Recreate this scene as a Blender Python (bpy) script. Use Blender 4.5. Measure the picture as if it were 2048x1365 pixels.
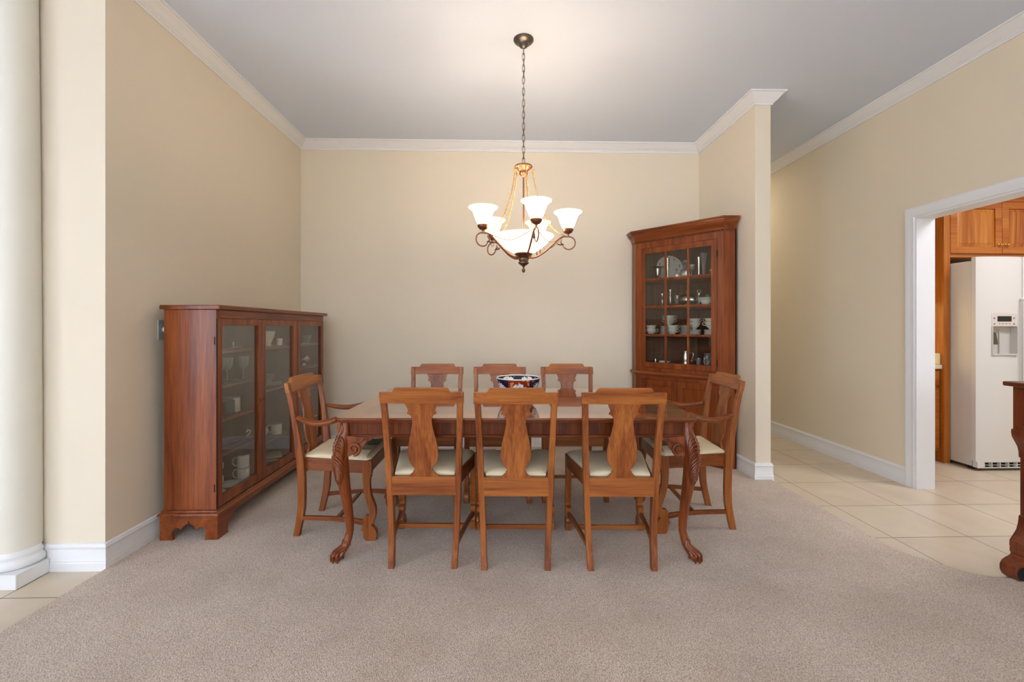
import bpy, bmesh, math, random
from mathutils import Vector, Matrix
random.seed(7)
PI = math.pi
S = bpy.context.scene
COL = S.collection
for o in list(bpy.data.objects):
    bpy.data.objects.remove(o)

def hexc(h, a=1.0):
    h = h.lstrip('#')
    r = [int(h[i:i+2], 16)/255 for i in (0, 2, 4)]
    return tuple((c/12.92 if c <= .04045 else ((c+.055)/1.055)**2.4) for c in r) + (a,)

# ------------------------------------------------------------------ camera
cam_d = bpy.data.cameras.new('camera'); cam = bpy.data.objects.new('camera', cam_d); COL.objects.link(cam)
cam_d.sensor_width = 36; cam_d.lens = 885/2048*36; cam_d.shift_y = -28.5/2048; cam_d.clip_start = .05
cam.location = (0, 0, 1.26); cam.rotation_euler = (PI/2, 0, -24/885)
S.camera = cam
# ------------------------------------------------------------------ world and daylight
W = bpy.data.worlds.new('world'); S.world = W; W.use_nodes = True
bg = W.node_tree.nodes['Background']; bg.inputs[0].default_value = hexc('#dfeaff'); bg.inputs[1].default_value = 1.6

def area(name, loc, rot, sx, sy, power, color='#ffffff'):
    l = bpy.data.lights.new(name, 'AREA'); l.shape = 'RECTANGLE'; l.size = sx; l.size_y = sy
    l.energy = power; l.color = hexc(color)[:3]
    o = bpy.data.objects.new(name, l); COL.objects.link(o); o.location = loc; o.rotation_euler = rot
    return o
# daylight entering the tall windows behind the camera and in the far left wall
for x, pw in ((-4.2, 90), (-1.4, 540), (1.4, 640)):
    area('daylight_rear_window', (x, -7.40, 1.65), (PI/2+.24, 0, PI), 1.7, 2.5, pw, '#e8f0ff')
for y in (-5.4, -2.4):
    area('daylight_side_window', (-5.90, y, 1.6), (PI/2, 0, -PI/2), 1.8, 2.5, 66, '#e6eeff')
area('kitchen_ceiling_light', (4.6, 2.2, 3.1), (0, 0, 0), 1.2, .6, 40, '#f6f6ff')
area('hall_downlight', (2.72, 5.9, 3.12), (0, 0, 0), .35, .35, 8, '#fff0d8')
area('great_room_fill_light', (-1.0, -3.4, 3.13), (0, 0, 0), 2.6, 1.6, 60, '#e8efff')  # unseen fill lamp, added behind the camera to lift the ambient light
S.view_settings.view_transform = 'Standard'; S.view_settings.look = 'None'
S.view_settings.gamma = 1; S.view_settings.use_curve_mapping = False
S.view_settings.exposure = 0.66

# ------------------------------------------------------------------ materials
def newmat(name):
    m = bpy.data.materials.new(name); m.use_nodes = True
    return m, m.node_tree, m.node_tree.nodes['Principled BSDF']
def setp(b, **k):
    for n, v in k.items(): b.inputs[n.replace('_', ' ')].default_value = v
def plain(name, col, rough=.5, metal=0, coat=0, spec=.5, emit=None, es=0, noise=0, nscale=8, bump=0, bscale=60):
    m, t, b = newmat(name)
    setp(b, Base_Color=hexc(col), Roughness=rough, Metallic=metal)
    b.inputs['Coat Weight'].default_value = coat; b.inputs['Specular IOR Level'].default_value = spec
    if emit: b.inputs['Emission Color'].default_value = hexc(emit); b.inputs['Emission Strength'].default_value = es
    tc = t.nodes.new('ShaderNodeTexCoord')
    if noise:
        n = t.nodes.new('ShaderNodeTexNoise'); n.inputs['Scale'].default_value = nscale; n.inputs['Detail'].default_value = 4
        t.links.new(tc.outputs['Object'], n.inputs['Vector'])
        r = t.nodes.new('ShaderNodeMixRGB'); c = hexc(col)
        r.inputs[1].default_value = tuple(v*(1-noise) for v in c[:3])+(1,); r.inputs[2].default_value = tuple(min(1, v*(1+noise)) for v in c[:3])+(1,)
        t.links.new(n.outputs['Fac'], r.inputs[0]); t.links.new(r.outputs[0], b.inputs['Base Color'])
    if bump:
        n = t.nodes.new('ShaderNodeTexNoise'); n.inputs['Scale'].default_value = bscale; n.inputs['Detail'].default_value = 5
        t.links.new(tc.outputs['Object'], n.inputs['Vector'])
        bp = t.nodes.new('ShaderNodeBump'); bp.inputs['Strength'].default_value = bump; bp.inputs['Distance'].default_value = .01
        t.links.new(n.outputs['Fac'], bp.inputs['Height']); t.links.new(bp.outputs[0], b.inputs['Normal'])
    return m
def wood(name, dark, mid, light, axis=2, rough=.35, coat=.3, fine=1.0, spec=.35):
    m, t, b = newmat(name); N, Lk = t.nodes, t.links
    tc = N.new('ShaderNodeTexCoord'); oi = N.new('ShaderNodeObjectInfo')
    ad = N.new('ShaderNodeVectorMath'); ad.operation = 'ADD'
    sc = N.new('ShaderNodeVectorMath'); sc.operation = 'SCALE'; sc.inputs['Scale'].default_value = 9.0
    cb = N.new('ShaderNodeCombineXYZ')
    for i in range(3): Lk.new(oi.outputs['Random'], cb.inputs[i])
    Lk.new(cb.outputs[0], sc.inputs[0]); Lk.new(tc.outputs['Object'], ad.inputs[0]); Lk.new(sc.outputs[0], ad.inputs[1])
    mp = N.new('ShaderNodeMapping'); s = [14*fine]*3; s[axis] = .9*fine; mp.inputs['Scale'].default_value = s
    Lk.new(ad.outputs[0], mp.inputs['Vector'])
    n1 = N.new('ShaderNodeTexNoise'); n1.inputs['Scale'].default_value = 1.0; n1.inputs['Detail'].default_value = 5; n1.inputs['Roughness'].default_value = .6; n1.inputs['Distortion'].default_value = .6
    Lk.new(mp.outputs[0], n1.inputs['Vector'])
    mp2 = N.new('ShaderNodeMapping'); s2 = [130*fine]*3; s2[axis] = 5*fine; mp2.inputs['Scale'].default_value = s2
    Lk.new(ad.outputs[0], mp2.inputs['Vector'])
    n2 = N.new('ShaderNodeTexNoise'); n2.inputs['Scale'].default_value = 1.0; n2.inputs['Detail'].default_value = 3
    Lk.new(mp2.outputs[0], n2.inputs['Vector'])
    mx = N.new('ShaderNodeMath'); mx.operation = 'MULTIPLY_ADD'; mx.inputs[1].default_value = .35
    Lk.new(n2.outputs['Fac'], mx.inputs[0]); 
    m2 = N.new('ShaderNodeMath'); m2.operation = 'MULTIPLY'; m2.inputs[1].default_value = .72; Lk.new(n1.outputs['Fac'], m2.inputs[0])
    Lk.new(m2.outputs[0], mx.inputs[2])
    cr = N.new('ShaderNodeValToRGB'); e = cr.color_ramp.elements
    e[0].position = .36; e[0].color = hexc(dark); e[1].position = .70; e[1].color = hexc(light)
    q = e.new(.52); q.color = hexc(mid)
    Lk.new(mx.outputs[0], cr.inputs[0]); Lk.new(cr.outputs[0], b.inputs['Base Color'])
    setp(b, Roughness=rough); b.inputs['Specular IOR Level'].default_value = spec; b.inputs['Coat Weight'].default_value = coat; b.inputs['Coat Roughness'].default_value = .2
    bp = N.new('ShaderNodeBump'); bp.inputs['Strength'].default_value = .08; bp.inputs['Distance'].default_value = .002
    Lk.new(n2.outputs['Fac'], bp.inputs['Height']); Lk.new(bp.outputs[0], b.inputs['Normal'])
    return m
def thin_glass(name, tint='#ffffff', refl=1.0, base=0.02, rough=0.0, milky=0):
    m = bpy.data.materials.new(name); m.use_nodes = True; t = m.node_tree; t.nodes.clear(); N, Lk = t.nodes, t.links
    out = N.new('ShaderNodeOutputMaterial'); tr = N.new('ShaderNodeBsdfTransparent'); gl = N.new('ShaderNodeBsdfGlossy')
    tr.inputs[0].default_value = hexc(tint); gl.inputs['Roughness'].default_value = rough
    fr = N.new('ShaderNodeFresnel'); fr.inputs[0].default_value = 1.5
    ma = N.new('ShaderNodeMath'); ma.operation = 'MULTIPLY_ADD'; ma.inputs[1].default_value = refl; ma.inputs[2].default_value = base; ma.use_clamp = True
    mx = N.new('ShaderNodeMixShader')
    Lk.new(fr.outputs[0], ma.inputs[0]); Lk.new(ma.outputs[0], mx.inputs[0]); Lk.new(tr.outputs[0], mx.inputs[1]); Lk.new(gl.outputs[0], mx.inputs[2]); Lk.new(mx.outputs[0], out.inputs[0])
    if milky:
        df = N.new('ShaderNodeBsdfDiffuse'); df.inputs[0].default_value = (.95, .95, .95, 1); m3 = N.new('ShaderNodeMixShader'); m3.inputs[0].default_value = milky
        Lk.new(mx.outputs[0], m3.inputs[1]); Lk.new(df.outputs[0], m3.inputs[2]); Lk.new(m3.outputs[0], out.inputs[0])
    return m

M = {}
M['wall'] = plain('wall_paint', '#e7dcc7', .75, noise=.03, nscale=1.3, bump=.03, bscale=90, spec=.25)
M['wall_hall'] = plain('hall_paint', '#e7dbc3', .7, noise=.03, nscale=1.3, bump=.03, bscale=90, spec=.25)
M['ceiling'] = plain('ceiling_paint', '#dfeafb', .9, noise=.012, nscale=1.0, spec=.1)
M['trim'] = plain('white_trim_paint', '#eceded', .42)
M['column'] = plain('column_paint', '#e4e0d2', .6, noise=.02, nscale=2)
# chairs
M['ch_z'] = wood('chair_wood_vertical', '#5f2a0d', '#88481d', '#a9662c', 2, .38, .12)
M['ch_x'] = wood('chair_wood_across', '#6c300f', '#91501f', '#ad6a2c', 0, .38, .12)
M['ch_y'] = wood('chair_wood_lengthwise', '#57240b', '#793c17', '#935223', 1, .38, .12)
M['seat'] = plain('seat_cream_cloth', '#e6d6b2', .8, noise=.04, nscale=6, bump=.15, bscale=500, spec=.2)
# table
M['tb_leg'] = wood('table_mahogany_leg', '#501d07', '#743510', '#8d4a1b', 2, .3, .2)
M['tb_ap'] = wood('table_mahogany_apron', '#3c1405', '#5c280b', '#7c3f13', 2, .42, .06, spec=.2, fine=1.3)
M['tb_edge'] = wood('table_mahogany_edge', '#4e1c07', '#6d3010', '#844318', 0, .22, .5)
# cabinets
M['cb_z'] = wood('cabinet_wood_vertical', '#58220a', '#7b3a15', '#965022', 2, .33, .2)
M['cb_x'] = wood('cabinet_wood_across', '#58220a', '#7b3a15', '#965022', 0, .33, .2)
M['cb_y'] = wood('cabinet_wood_lengthwise', '#58220a', '#7b3a15', '#965022', 1, .33, .2)
M['cb_in'] = wood('cabinet_inside_wood', '#6b4a36', '#7a5a44', '#8a6a50', 2, .6, 0)
M['bf_z'] = wood('sideboard_wood', '#44190a', '#6a2c10', '#7f3c17', 2, .35, .3)
M['bf_y'] = wood('sideboard_wood_lengthwise', '#44190a', '#6a2c10', '#7f3c17', 1, .35, .3)
M['kt_z'] = wood('kitchen_cherry_vertical', '#8d3f0e', '#b0641d', '#c98335', 2, .35, .3, fine=.6)
M['kt_x'] = wood('kitchen_cherry_across', '#8d3f0e', '#ab5c1a', '#bf7529', 0, .35, .3, fine=.6)
M['glass'] = thin_glass('cabinet_pane_glass', '#fbfcfa', .38, .0)
M['glass_c'] = thin_glass('corner_door_glass', '#fbfcfa', .8, .025)
M['crystal'] = thin_glass('crystal', '#e9ecec', 1.9, .16, .06, .13)
M['smoke'] = thin_glass('smoky_glass', '#77706a', 1.2, .1, .05)
M['silver'] = plain('polished_silver', '#dedad2', .26, 1)
M['china'] = plain('white_china', '#ece8dc', .22)
M['chinaband'] = plain('china_rim_band', '#a9a493', .3)
M['chinamark'] = plain('china_sprig_print', '#7d8a86', .4)
M['chinagreen'] = plain('green_glazed_china', '#b8c6ae', .25)
M['brass'] = plain('polished_brass', '#d8a545', .2, 1)
M['hinge'] = plain('dark_hinge_metal', '#2a1d15', .4, .8)
M['bronze'] = plain('chandelier_bronze', '#8c624a', .34, .85, noise=.15, nscale=30)
M['bronze_d'] = plain('chandelier_dark_bronze', '#7a5f50', .34, .85, noise=.15, nscale=30)
M['pewter'] = plain('canopy_dark_pewter', '#6e6862', .35, .9, noise=.2, nscale=20)
M['gold'] = plain('antique_gold_rope', '#c79a52', .35, .8)
M['fridge'] = plain('white_enamel', '#dbd9d4', .32, bump=.02, bscale=350)
M['fridge_d'] = plain('grey_plastic', '#8d8a84', .5)
M['black'] = plain('black_gap', '#0d0b0a', .7)
M['screen'] = plain('dark_screen', '#0e1116', .1, emit='#3b6c9a', es=.0)
M['laminate'] = plain('cream_laminate', '#e6ddbe', .4)
M['plate'] = plain('grey_switch_plate', '#a9aeaa', .4, 0)
M['plaster_b'] = plain('kitchen_wall_paint', '#ddd2bb', .7)
M['napkin'] = plain('white_linen', '#e9e5dc', .8)

def shade_mat():
    m, t, b = newmat('lit_frosted_shade'); N, Lk = t.nodes, t.links
    setp(b, Base_Color=hexc('#fff3df'), Roughness=.35)
    tc = N.new('ShaderNodeTexCoord'); n = N.new('ShaderNodeTexNoise'); n.inputs['Scale'].default_value = 14; n.inputs['Detail'].default_value = 4; n.inputs['Distortion'].default_value = 1.5
    Lk.new(tc.outputs['Object'], n.inputs['Vector'])
    r = N.new('ShaderNodeMixRGB'); r.inputs[1].default_value = hexc('#ffe3b4'); r.inputs[2].default_value = hexc('#fff6e6')
    Lk.new(n.outputs['Fac'], r.inputs[0]); Lk.new(r.outputs[0], b.inputs['Emission Color'])
    b.inputs['Emission Strength'].default_value = 1.6
    tl = N.new('ShaderNodeBsdfTranslucent'); tl.inputs[0].default_value = hexc('#fff1dc'); mx = N.new('ShaderNodeMixShader'); mx.inputs[0].default_value = .5
    out = [q for q in N if q.type == 'OUTPUT_MATERIAL'][0]
    Lk.new(b.outputs[0], mx.inputs[1]); Lk.new(tl.outputs[0], mx.inputs[2]); Lk.new(mx.outputs[0], out.inputs[0])
    return m
M['shade'] = shade_mat()
M['bulb'] = plain('lit_bulb', '#ffffff', .4, emit='#fff0d8', es=9)

def tile_mat():
    m, t, b = newmat('beige_floor_tile'); N, Lk = t.nodes, t.links
    tc = N.new('ShaderNodeTexCoord'); sp = N.new('ShaderNodeSeparateXYZ'); Lk.new(tc.outputs['Object'], sp.inputs[0])
    def line(sock, off):
        a = N.new('ShaderNodeMath'); a.operation = 'ADD'; a.inputs[1].default_value = off; Lk.new(sock, a.inputs[0])
        d = N.new('ShaderNodeMath'); d.operation = 'DIVIDE'; d.inputs[1].default_value = .4655; Lk.new(a.outputs[0], d.inputs[0])
        f = N.new('ShaderNodeMath'); f.operation = 'FRACT'; Lk.new(d.outputs[0], f.inputs[0])
        s = N.new('ShaderNodeMath'); s.operation = 'SUBTRACT'; s.inputs[1].default_value = .5; Lk.new(f.outputs[0], s.inputs[0])
        ab = N.new('ShaderNodeMath'); ab.operation = 'ABSOLUTE'; Lk.new(s.outputs[0], ab.inputs[0])
        g = N.new('ShaderNodeMath'); g.operation = 'GREATER_THAN'; g.inputs[1].default_value = .4945; Lk.new(ab.outputs[0], g.inputs[0])
        fl = N.new('ShaderNodeMath'); fl.operation = 'FLOOR'; Lk.new(d.outputs[0], fl.inputs[0])
        return g, fl
    gx, fx = line(sp.outputs[0], 20*.4655-2.344); gy, fy = line(sp.outputs[1], 20*.4655-2.580)
    mx = N.new('ShaderNodeMath'); mx.operation = 'MAXIMUM'; Lk.new(gx.outputs[0], mx.inputs[0]); Lk.new(gy.outputs[0], mx.inputs[1])
    n = N.new('ShaderNodeTexNoise'); n.inputs['Scale'].default_value = 3.5; n.inputs['Detail'].default_value = 6; n.inputs['Distortion'].default_value = .8; Lk.new(tc.outputs['Object'], n.inputs['Vector'])
    cb = N.new('ShaderNodeCombineXYZ'); Lk.new(fx.outputs[0], cb.inputs[0]); Lk.new(fy.outputs[0], cb.inputs[1])
    wn = N.new('ShaderNodeTexWhiteNoise'); Lk.new(cb.outputs[0], wn.inputs['Vector'])
    av = N.new('ShaderNodeMath'); av.operation = 'MULTIPLY_ADD'; av.inputs[1].default_value = .25; Lk.new(wn.outputs['Value'], av.inputs[0]); Lk.new(n.outputs['Fac'], av.inputs[2])
    cr = N.new('ShaderNodeValToRGB'); e = cr.color_ramp.elements
    e[0].position = .35; e[0].color = hexc('#d0bfa6'); e[1].position = .9; e[1].color = hexc('#dfd0b9')
    Lk.new(av.outputs[0], cr.inputs[0])
    mm = N.new('ShaderNodeMixRGB'); mm.inputs[2].default_value = hexc('#6b5640'); Lk.new(mx.outputs[0], mm.inputs[0]); Lk.new(cr.outputs[0], mm.inputs[1])
    Lk.new(mm.outputs[0], b.inputs['Base Color'])
    setp(b, Roughness=.32)
    bp = N.new('ShaderNodeBump'); bp.inputs['Strength'].default_value = .4; bp.inputs['Distance'].default_value = .002; bp.invert = True
    Lk.new(mx.outputs[0], bp.inputs['Height']); Lk.new(bp.outputs[0], b.inputs['Normal'])
    return m
M['tile'] = tile_mat()
def carpet_mat():
    m, t, b = newmat('beige_pile_carpet'); N, Lk = t.nodes, t.links
    tc = N.new('ShaderNodeTexCoord')
    mp = N.new('ShaderNodeMapping'); mp.inputs['Scale'].default_value = (300, 170, 100); mp.inputs['Rotation'].default_value = (0, 0, .6)
    Lk.new(tc.outputs['Object'], mp.inputs[0])
    n = N.new('ShaderNodeTexNoise'); n.inputs['Scale'].default_value = 1; n.inputs['Detail'].default_value = 3; n.inputs['Distortion'].default_value = .5; Lk.new(mp.outputs[0], n.inputs['Vector'])
    n2 = N.new('ShaderNodeTexNoise'); n2.inputs['Scale'].default_value = 2.6; n2.inputs['Detail'].default_value = 4; Lk.new(tc.outputs['Object'], n2.inputs['Vector'])
    cr = N.new('ShaderNodeValToRGB'); e = cr.color_ramp.elements
    e[0].position = .34; e[0].color = hexc('#a8937f'); e[1].position = .62; e[1].color = hexc('#f4e3d0')
    Lk.new(n.outputs['Fac'], cr.inputs[0])
    c2 = N.new('ShaderNodeValToRGB'); e = c2.color_ramp.elements
    e[0].position = .35; e[0].color = (.86, .84, .82, 1); e[1].position = .65; e[1].color = (1, 1, 1, 1)
    Lk.new(n2.outputs['Fac'], c2.inputs[0])
    mu = N.new('ShaderNodeMixRGB'); mu.blend_type = 'MULTIPLY'; mu.inputs[0].default_value = 1; Lk.new(cr.outputs[0], mu.inputs[1]); Lk.new(c2.outputs[0], mu.inputs[2])
    Lk.new(mu.outputs[0], b.inputs['Base Color']); setp(b, Roughness=1); b.inputs['Specular IOR Level'].default_value = .05
    b.inputs['Sheen Weight'].default_value = .25
    bp = N.new('ShaderNodeBump'); bp.inputs['Strength'].default_value = .7; bp.inputs['Distance'].default_value = .008
    Lk.new(n.outputs['Fac'], bp.inputs['Height']); Lk.new(bp.outputs[0], b.inputs['Normal'])
    return m
M['carpet'] = carpet_mat()
def top_mat():
    """mahogany table top: darker field with a paler cross-banded border and a fine string line, all by distance from the edge"""
    m, t, b = newmat('table_top_mahogany'); N, Lk = t.nodes, t.links
    tc = N.new('ShaderNodeTexCoord'); sp = N.new('ShaderNodeSeparateXYZ'); Lk.new(tc.outputs['Object'], sp.inputs[0])
    def mth(op, a, bb=None):
        x = N.new('ShaderNodeMath'); x.operation = op
        for i, v in enumerate((a, bb)):
            if v is None: continue
            if isinstance(v, (int, float)): x.inputs[i].default_value = v
            else: Lk.new(v, x.inputs[i])
        return x.outputs[0]
    dx = mth('SUBTRACT', .982, mth('ABSOLUTE', sp.outputs[0])); dy = mth('SUBTRACT', .575, mth('ABSOLUTE', sp.outputs[1]))
    d = mth('MINIMUM', dx, dy)
    mp = N.new('ShaderNodeMapping'); mp.inputs['Scale'].default_value = (2, 22, 10); Lk.new(tc.outputs['Object'], mp.inputs[0])
    n = N.new('ShaderNodeTexNoise'); n.inputs['Scale'].default_value = 1; n.inputs['Detail'].default_value = 6; n.inputs['Distortion'].default_value = .6; Lk.new(mp.outputs[0], n.inputs['Vector'])
    cr = N.new('ShaderNodeValToRGB'); e = cr.color_ramp.elements
    e[0].position = .35; e[0].color = hexc('#602a14'); e[1].position = .68; e[1].color = hexc('#904a26'); Lk.new(n.outputs['Fac'], cr.inputs[0])
    cb = N.new('ShaderNodeValToRGB'); e = cb.color_ramp.elements
    e[0].position = .35; e[0].color = hexc('#9a5a28'); e[1].position = .68; e[1].color = hexc('#bf7f42'); Lk.new(n.outputs['Fac'], cb.inputs[0])
    band = mth('LESS_THAN', d, .115); line = mth('MULTIPLY', mth('GREATER_THAN', d, .112), mth('LESS_THAN', d, .118))
    m1 = N.new('ShaderNodeMixRGB'); Lk.new(band, m1.inputs[0]); Lk.new(cr.outputs[0], m1.inputs[1]); Lk.new(cb.outputs[0], m1.inputs[2])
    m2 = N.new('ShaderNodeMixRGB'); Lk.new(line, m2.inputs[0]); Lk.new(m1.outputs[0], m2.inputs[1]); m2.inputs[2].default_value = hexc('#c08a4a')
    Lk.new(m2.outputs[0], b.inputs['Base Color'])
    setp(b, Roughness=.16); b.inputs['Coat Weight'].default_value = 1; b.inputs['Coat Roughness'].default_value = .03; b.inputs['Coat IOR'].default_value = 1.8
    return m
M['tb_top'] = top_mat()
def imari_mat():
    m, t, b = newmat('painted_porcelain_bowl'); N, Lk = t.nodes, t.links
    def mth(op, a, bb=None, c=None):
        x = N.new('ShaderNodeMath'); x.operation = op
        for i, v in enumerate((a, bb, c)):
            if v is None: continue
            if isinstance(v, (int, float)): x.inputs[i].default_value = v
            else: Lk.new(v, x.inputs[i])
        return x.outputs[0]
    tc = N.new('ShaderNodeTexCoord'); sp = N.new('ShaderNodeSeparateXYZ'); Lk.new(tc.outputs['Object'], sp.inputs[0])
    ang = mth('ARCTAN2', sp.outputs[1], sp.outputs[0]); u = mth('ADD', mth('MULTIPLY', ang, 6/(2*PI)), 6.0)
    f = mth('FRACT', u); par = mth('MODULO', mth('FLOOR', u), 2)
    # medallion = ellipse in the middle of each panel
    ex = mth('DIVIDE', mth('SUBTRACT', f, .5), .36)
    ez = mth('DIVIDE', mth('SUBTRACT', sp.outputs[2], .085), .036)
    r = mth('ADD', mth('POWER', ex, 2), mth('POWER', ez, 2)) if False else mth('ADD', mth('MULTIPLY', ex, ex), mth('MULTIPLY', ez, ez))
    n = N.new('ShaderNodeTexNoise'); n.inputs['Scale'].default_value = 70; n.inputs['Detail'].default_value = 3; Lk.new(tc.outputs['Object'], n.inputs['Vector'])
    r2 = mth('ADD', r, mth('MULTIPLY', mth('SUBTRACT', n.outputs['Fac'], .5), 1.2))
    v = N.new('ShaderNodeTexVoronoi'); v.inputs['Scale'].default_value = 38; Lk.new(tc.outputs['Object'], v.inputs['Vector'])
    dots = mth('LESS_THAN', v.outputs['Distance'], .36)
    def mix(fac, a, c):
        x = N.new('ShaderNodeMixRGB'); Lk.new(fac, x.inputs[0])
        for i, q in ((1, a), (2, c)):
            if isinstance(q, str): x.inputs[i].default_value = hexc(q)
            else: Lk.new(q, x.inputs[i])
        return x.outputs[0]
    rust = mix(dots, '#8c2f14', '#d8905a'); navy = mix(mth('MULTIPLY', dots, mth('GREATER_THAN', n.outputs['Fac'], .56)), '#161a36', '#8f96b4')
    field = mix(par, rust, navy)
    sprig = mix(mth('GREATER_THAN', n.outputs['Fac'], .57), '#eceae4', '#59657a')
    outc = mix(mth('LESS_THAN', r2, .8), field, sprig)
    outc = mix(mth('GREATER_THAN', sp.outputs[2], .1425), outc, '#efece6')
    # inside: navy collar with white cartouches above a white well
    f2 = mth('FRACT', mth('ADD', u, .5)); ex2 = mth('DIVIDE', mth('SUBTRACT', f2, .5), .3); ez2 = mth('DIVIDE', mth('SUBTRACT', sp.outputs[2], .123), .016)
    rr = mth('ADD', mth('MULTIPLY', ex2, ex2), mth('MULTIPLY', ez2, ez2))
    inn = mix(mth('LESS_THAN', rr, 1.0), navy, sprig)
    inn = mix(mth('LESS_THAN', sp.outputs[2], .100), inn, '#e9e8e4')
    inn = mix(mth('GREATER_THAN', sp.outputs[2], .1435), inn, '#efece6')
    # inner surface faces towards the axis
    g = N.new('ShaderNodeNewGeometry'); nv = N.new('ShaderNodeVectorMath'); nv.operation = 'DOT_PRODUCT'
    vt = N.new('ShaderNodeVectorTransform'); vt.vector_type = 'NORMAL'; vt.convert_from = 'WORLD'; vt.convert_to = 'OBJECT'; Lk.new(g.outputs['True Normal'], vt.inputs[0])
    cxy = N.new('ShaderNodeCombineXYZ'); Lk.new(sp.outputs[0], cxy.inputs[0]); Lk.new(sp.outputs[1], cxy.inputs[1])
    Lk.new(vt.outputs[0], nv.inputs[0]); Lk.new(cxy.outputs[0], nv.inputs[1])
    col = mix(mth('LESS_THAN', nv.outputs['Value'], 0), outc, inn)
    Lk.new(col, b.inputs['Base Color']); setp(b, Roughness=.12)
    return m
M['imari'] = imari_mat()

# ------------------------------------------------------------------ mesh helpers
class MB:
    def __init__(s): s.b = bmesh.new()
    def _new(s, vs, fs, mi=0):
        v = [s.b.verts.new(p) for p in vs]
        for f in fs:
            try: q = s.b.faces.new([v[i] for i in f]); q.material_index = mi
            except ValueError: pass
        return v
    def box(s, x0, x1, y0, y1, z0, z1, mi=0):
        vs = [(x, y, z) for z in (z0, z1) for y in (y0, y1) for x in (x0, x1)]
        s._new(vs, [(0, 2, 3, 1), (4, 5, 7, 6), (0, 1, 5, 4), (2, 6, 7, 3), (0, 4, 6, 2), (1, 3, 7, 5)], mi); return s
    def prism(s, poly, axis, a, b, mi=0):
        """polygon in the plane across `axis` ('x': (y,z), 'y': (x,z), 'z': (x,y)), extruded from a to b"""
        def P(q, t):
            return {'x': (t, q[0], q[1]), 'y': (q[0], t, q[1]), 'z': (q[0], q[1], t)}[axis]
        n = len(poly); vs = [P(q, a) for q in poly]+[P(q, b) for q in poly]
        fs = [tuple(range(n)), tuple(range(2*n-1, n-1, -1))]+[(i, i+n, (i+1) % n+n, (i+1) % n) for i in range(n)]
        s._new(vs, fs, mi); return s
    def rings(s, rings, cap=True, closed=False, mi=0):
        n = len(rings[0]); vs = [p for r in rings for p in r]; fs = []
        m = len(rings)
        for k in range(m if closed else m-1):
            k2 = (k+1) % m
            for i in range(n): fs.append((k*n+i, k*n+(i+1) % n, k2*n+(i+1) % n, k2*n+i))
        if cap and not closed: fs += [tuple(range(n))[::-1], tuple(range((m-1)*n, m*n))]
        s._new(vs, fs, mi); return s
    def lathe(s, prof, c=(0, 0, 0), seg=24, mi=0, ax='z'):
        rs = []
        for r, z in prof:
            r = max(r, 1e-5); ring = []
            for i in range(seg):
                a = 2*PI*i/seg; p = (r*math.cos(a), r*math.sin(a), z)
                if ax == 'y': p = (p[0], p[2], p[1])
                if ax == 'x': p = (p[2], p[0], p[1])
                ring.append((c[0]+p[0], c[1]+p[1], c[2]+p[2]))
            rs.append(ring)
        return s.rings(rs, True, mi=mi)
    def tube(s, pts, r, seg=8, closed=False, mi=0, flat=1.0):
        pts = [Vector(p) for p in pts]; n = len(pts)
        rad = r if isinstance(r, (list, tuple)) else [r]*n
        rs = []; up = None
        for i, p in enumerate(pts):
            if closed: t = pts[(i+1) % n]-pts[i-1]
            else: t = pts[min(i+1, n-1)]-pts[max(i-1, 0)]
            t.normalize()
            if up is None:
                up = Vector((0, 0, 1)) if abs(t.z) < .9 else Vector((1, 0, 0))
            a = t.cross(up); a = a.normalized() if a.length > 1e-6 else t.orthogonal().normalized()
            b = a.cross(t).normalized(); up = b
            rs.append([tuple(p+a*math.cos(2*PI*k/seg)*rad[i]+b*math.sin(2*PI*k/seg)*rad[i]*flat) for k in range(seg)])
        return s.rings(rs, True, closed, mi)
    def sphere(s, c, r, seg=16, sz=1.0, mi=0):
        return s.lathe([(r*math.sin(PI*k/10), -r*sz*math.cos(PI*k/10)) for k in range(11)], c, seg, mi)
    def sweep(s, path, prof, closed=False, side=1, mi=0):
        """profile (out, z) carried along a plan path with mitred corners; out is to the left of travel times side"""
        n = len(path); rs = []
        for i, p in enumerate(path):
            p = Vector(p); segs = []
            if closed or i > 0: segs.append((p-Vector(path[i-1])).normalized())
            if closed or i < n-1: segs.append((Vector(path[(i+1) % n])-p).normalized())
            ns = [Vector((-d.y, d.x))*side for d in segs]
            mvec = ns[0] if len(ns) == 1 else (ns[0]+ns[1])/(1+ns[0].dot(ns[1]))
            rs.append([(p.x+mvec.x*o, p.y+mvec.y*o, z) for o, z in prof])
        return s.rings(rs, True, closed, mi)
    def xf(s, mat):
        bmesh.ops.transform(s.b, matrix=mat, verts=s.b.verts); return s
    def build(s, name, mat, parent=None, world=False, bev=0, ang=35, bseg=2):
        b = s.b
        if world and parent is not None:
            bmesh.ops.translate(b, verts=b.verts, vec=-Vector(parent.location))
        bmesh.ops.recalc_face_normals(b, faces=b.faces)
        lim = math.radians(ang)
        for f in b.faces: f.smooth = True
        for e in b.edges:
            if len(e.link_faces) == 2: e.smooth = e.calc_face_angle(0) < lim
        me = bpy.data.meshes.new(name); b.to_mesh(me); b.free()
        for m in (mat if isinstance(mat, (list, tuple)) else [mat]): me.materials.append(m)
        o = bpy.data.objects.new(name, me); COL.objects.link(o)
        if parent is not None: o.parent = parent
        if bev:
            q = o.modifiers.new('soft_edges', 'BEVEL'); q.width = bev; q.segments = bseg; q.limit_method = 'ANGLE'; q.angle_limit = math.radians(40); q.harden_normals = False
        return o
def tag(o, label, cat=None, group=None, kind=None):
    if label: o['label'] = label
    if cat: o['category'] = cat
    if group: o['group'] = group
    if kind: o['kind'] = kind
    return o
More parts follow.
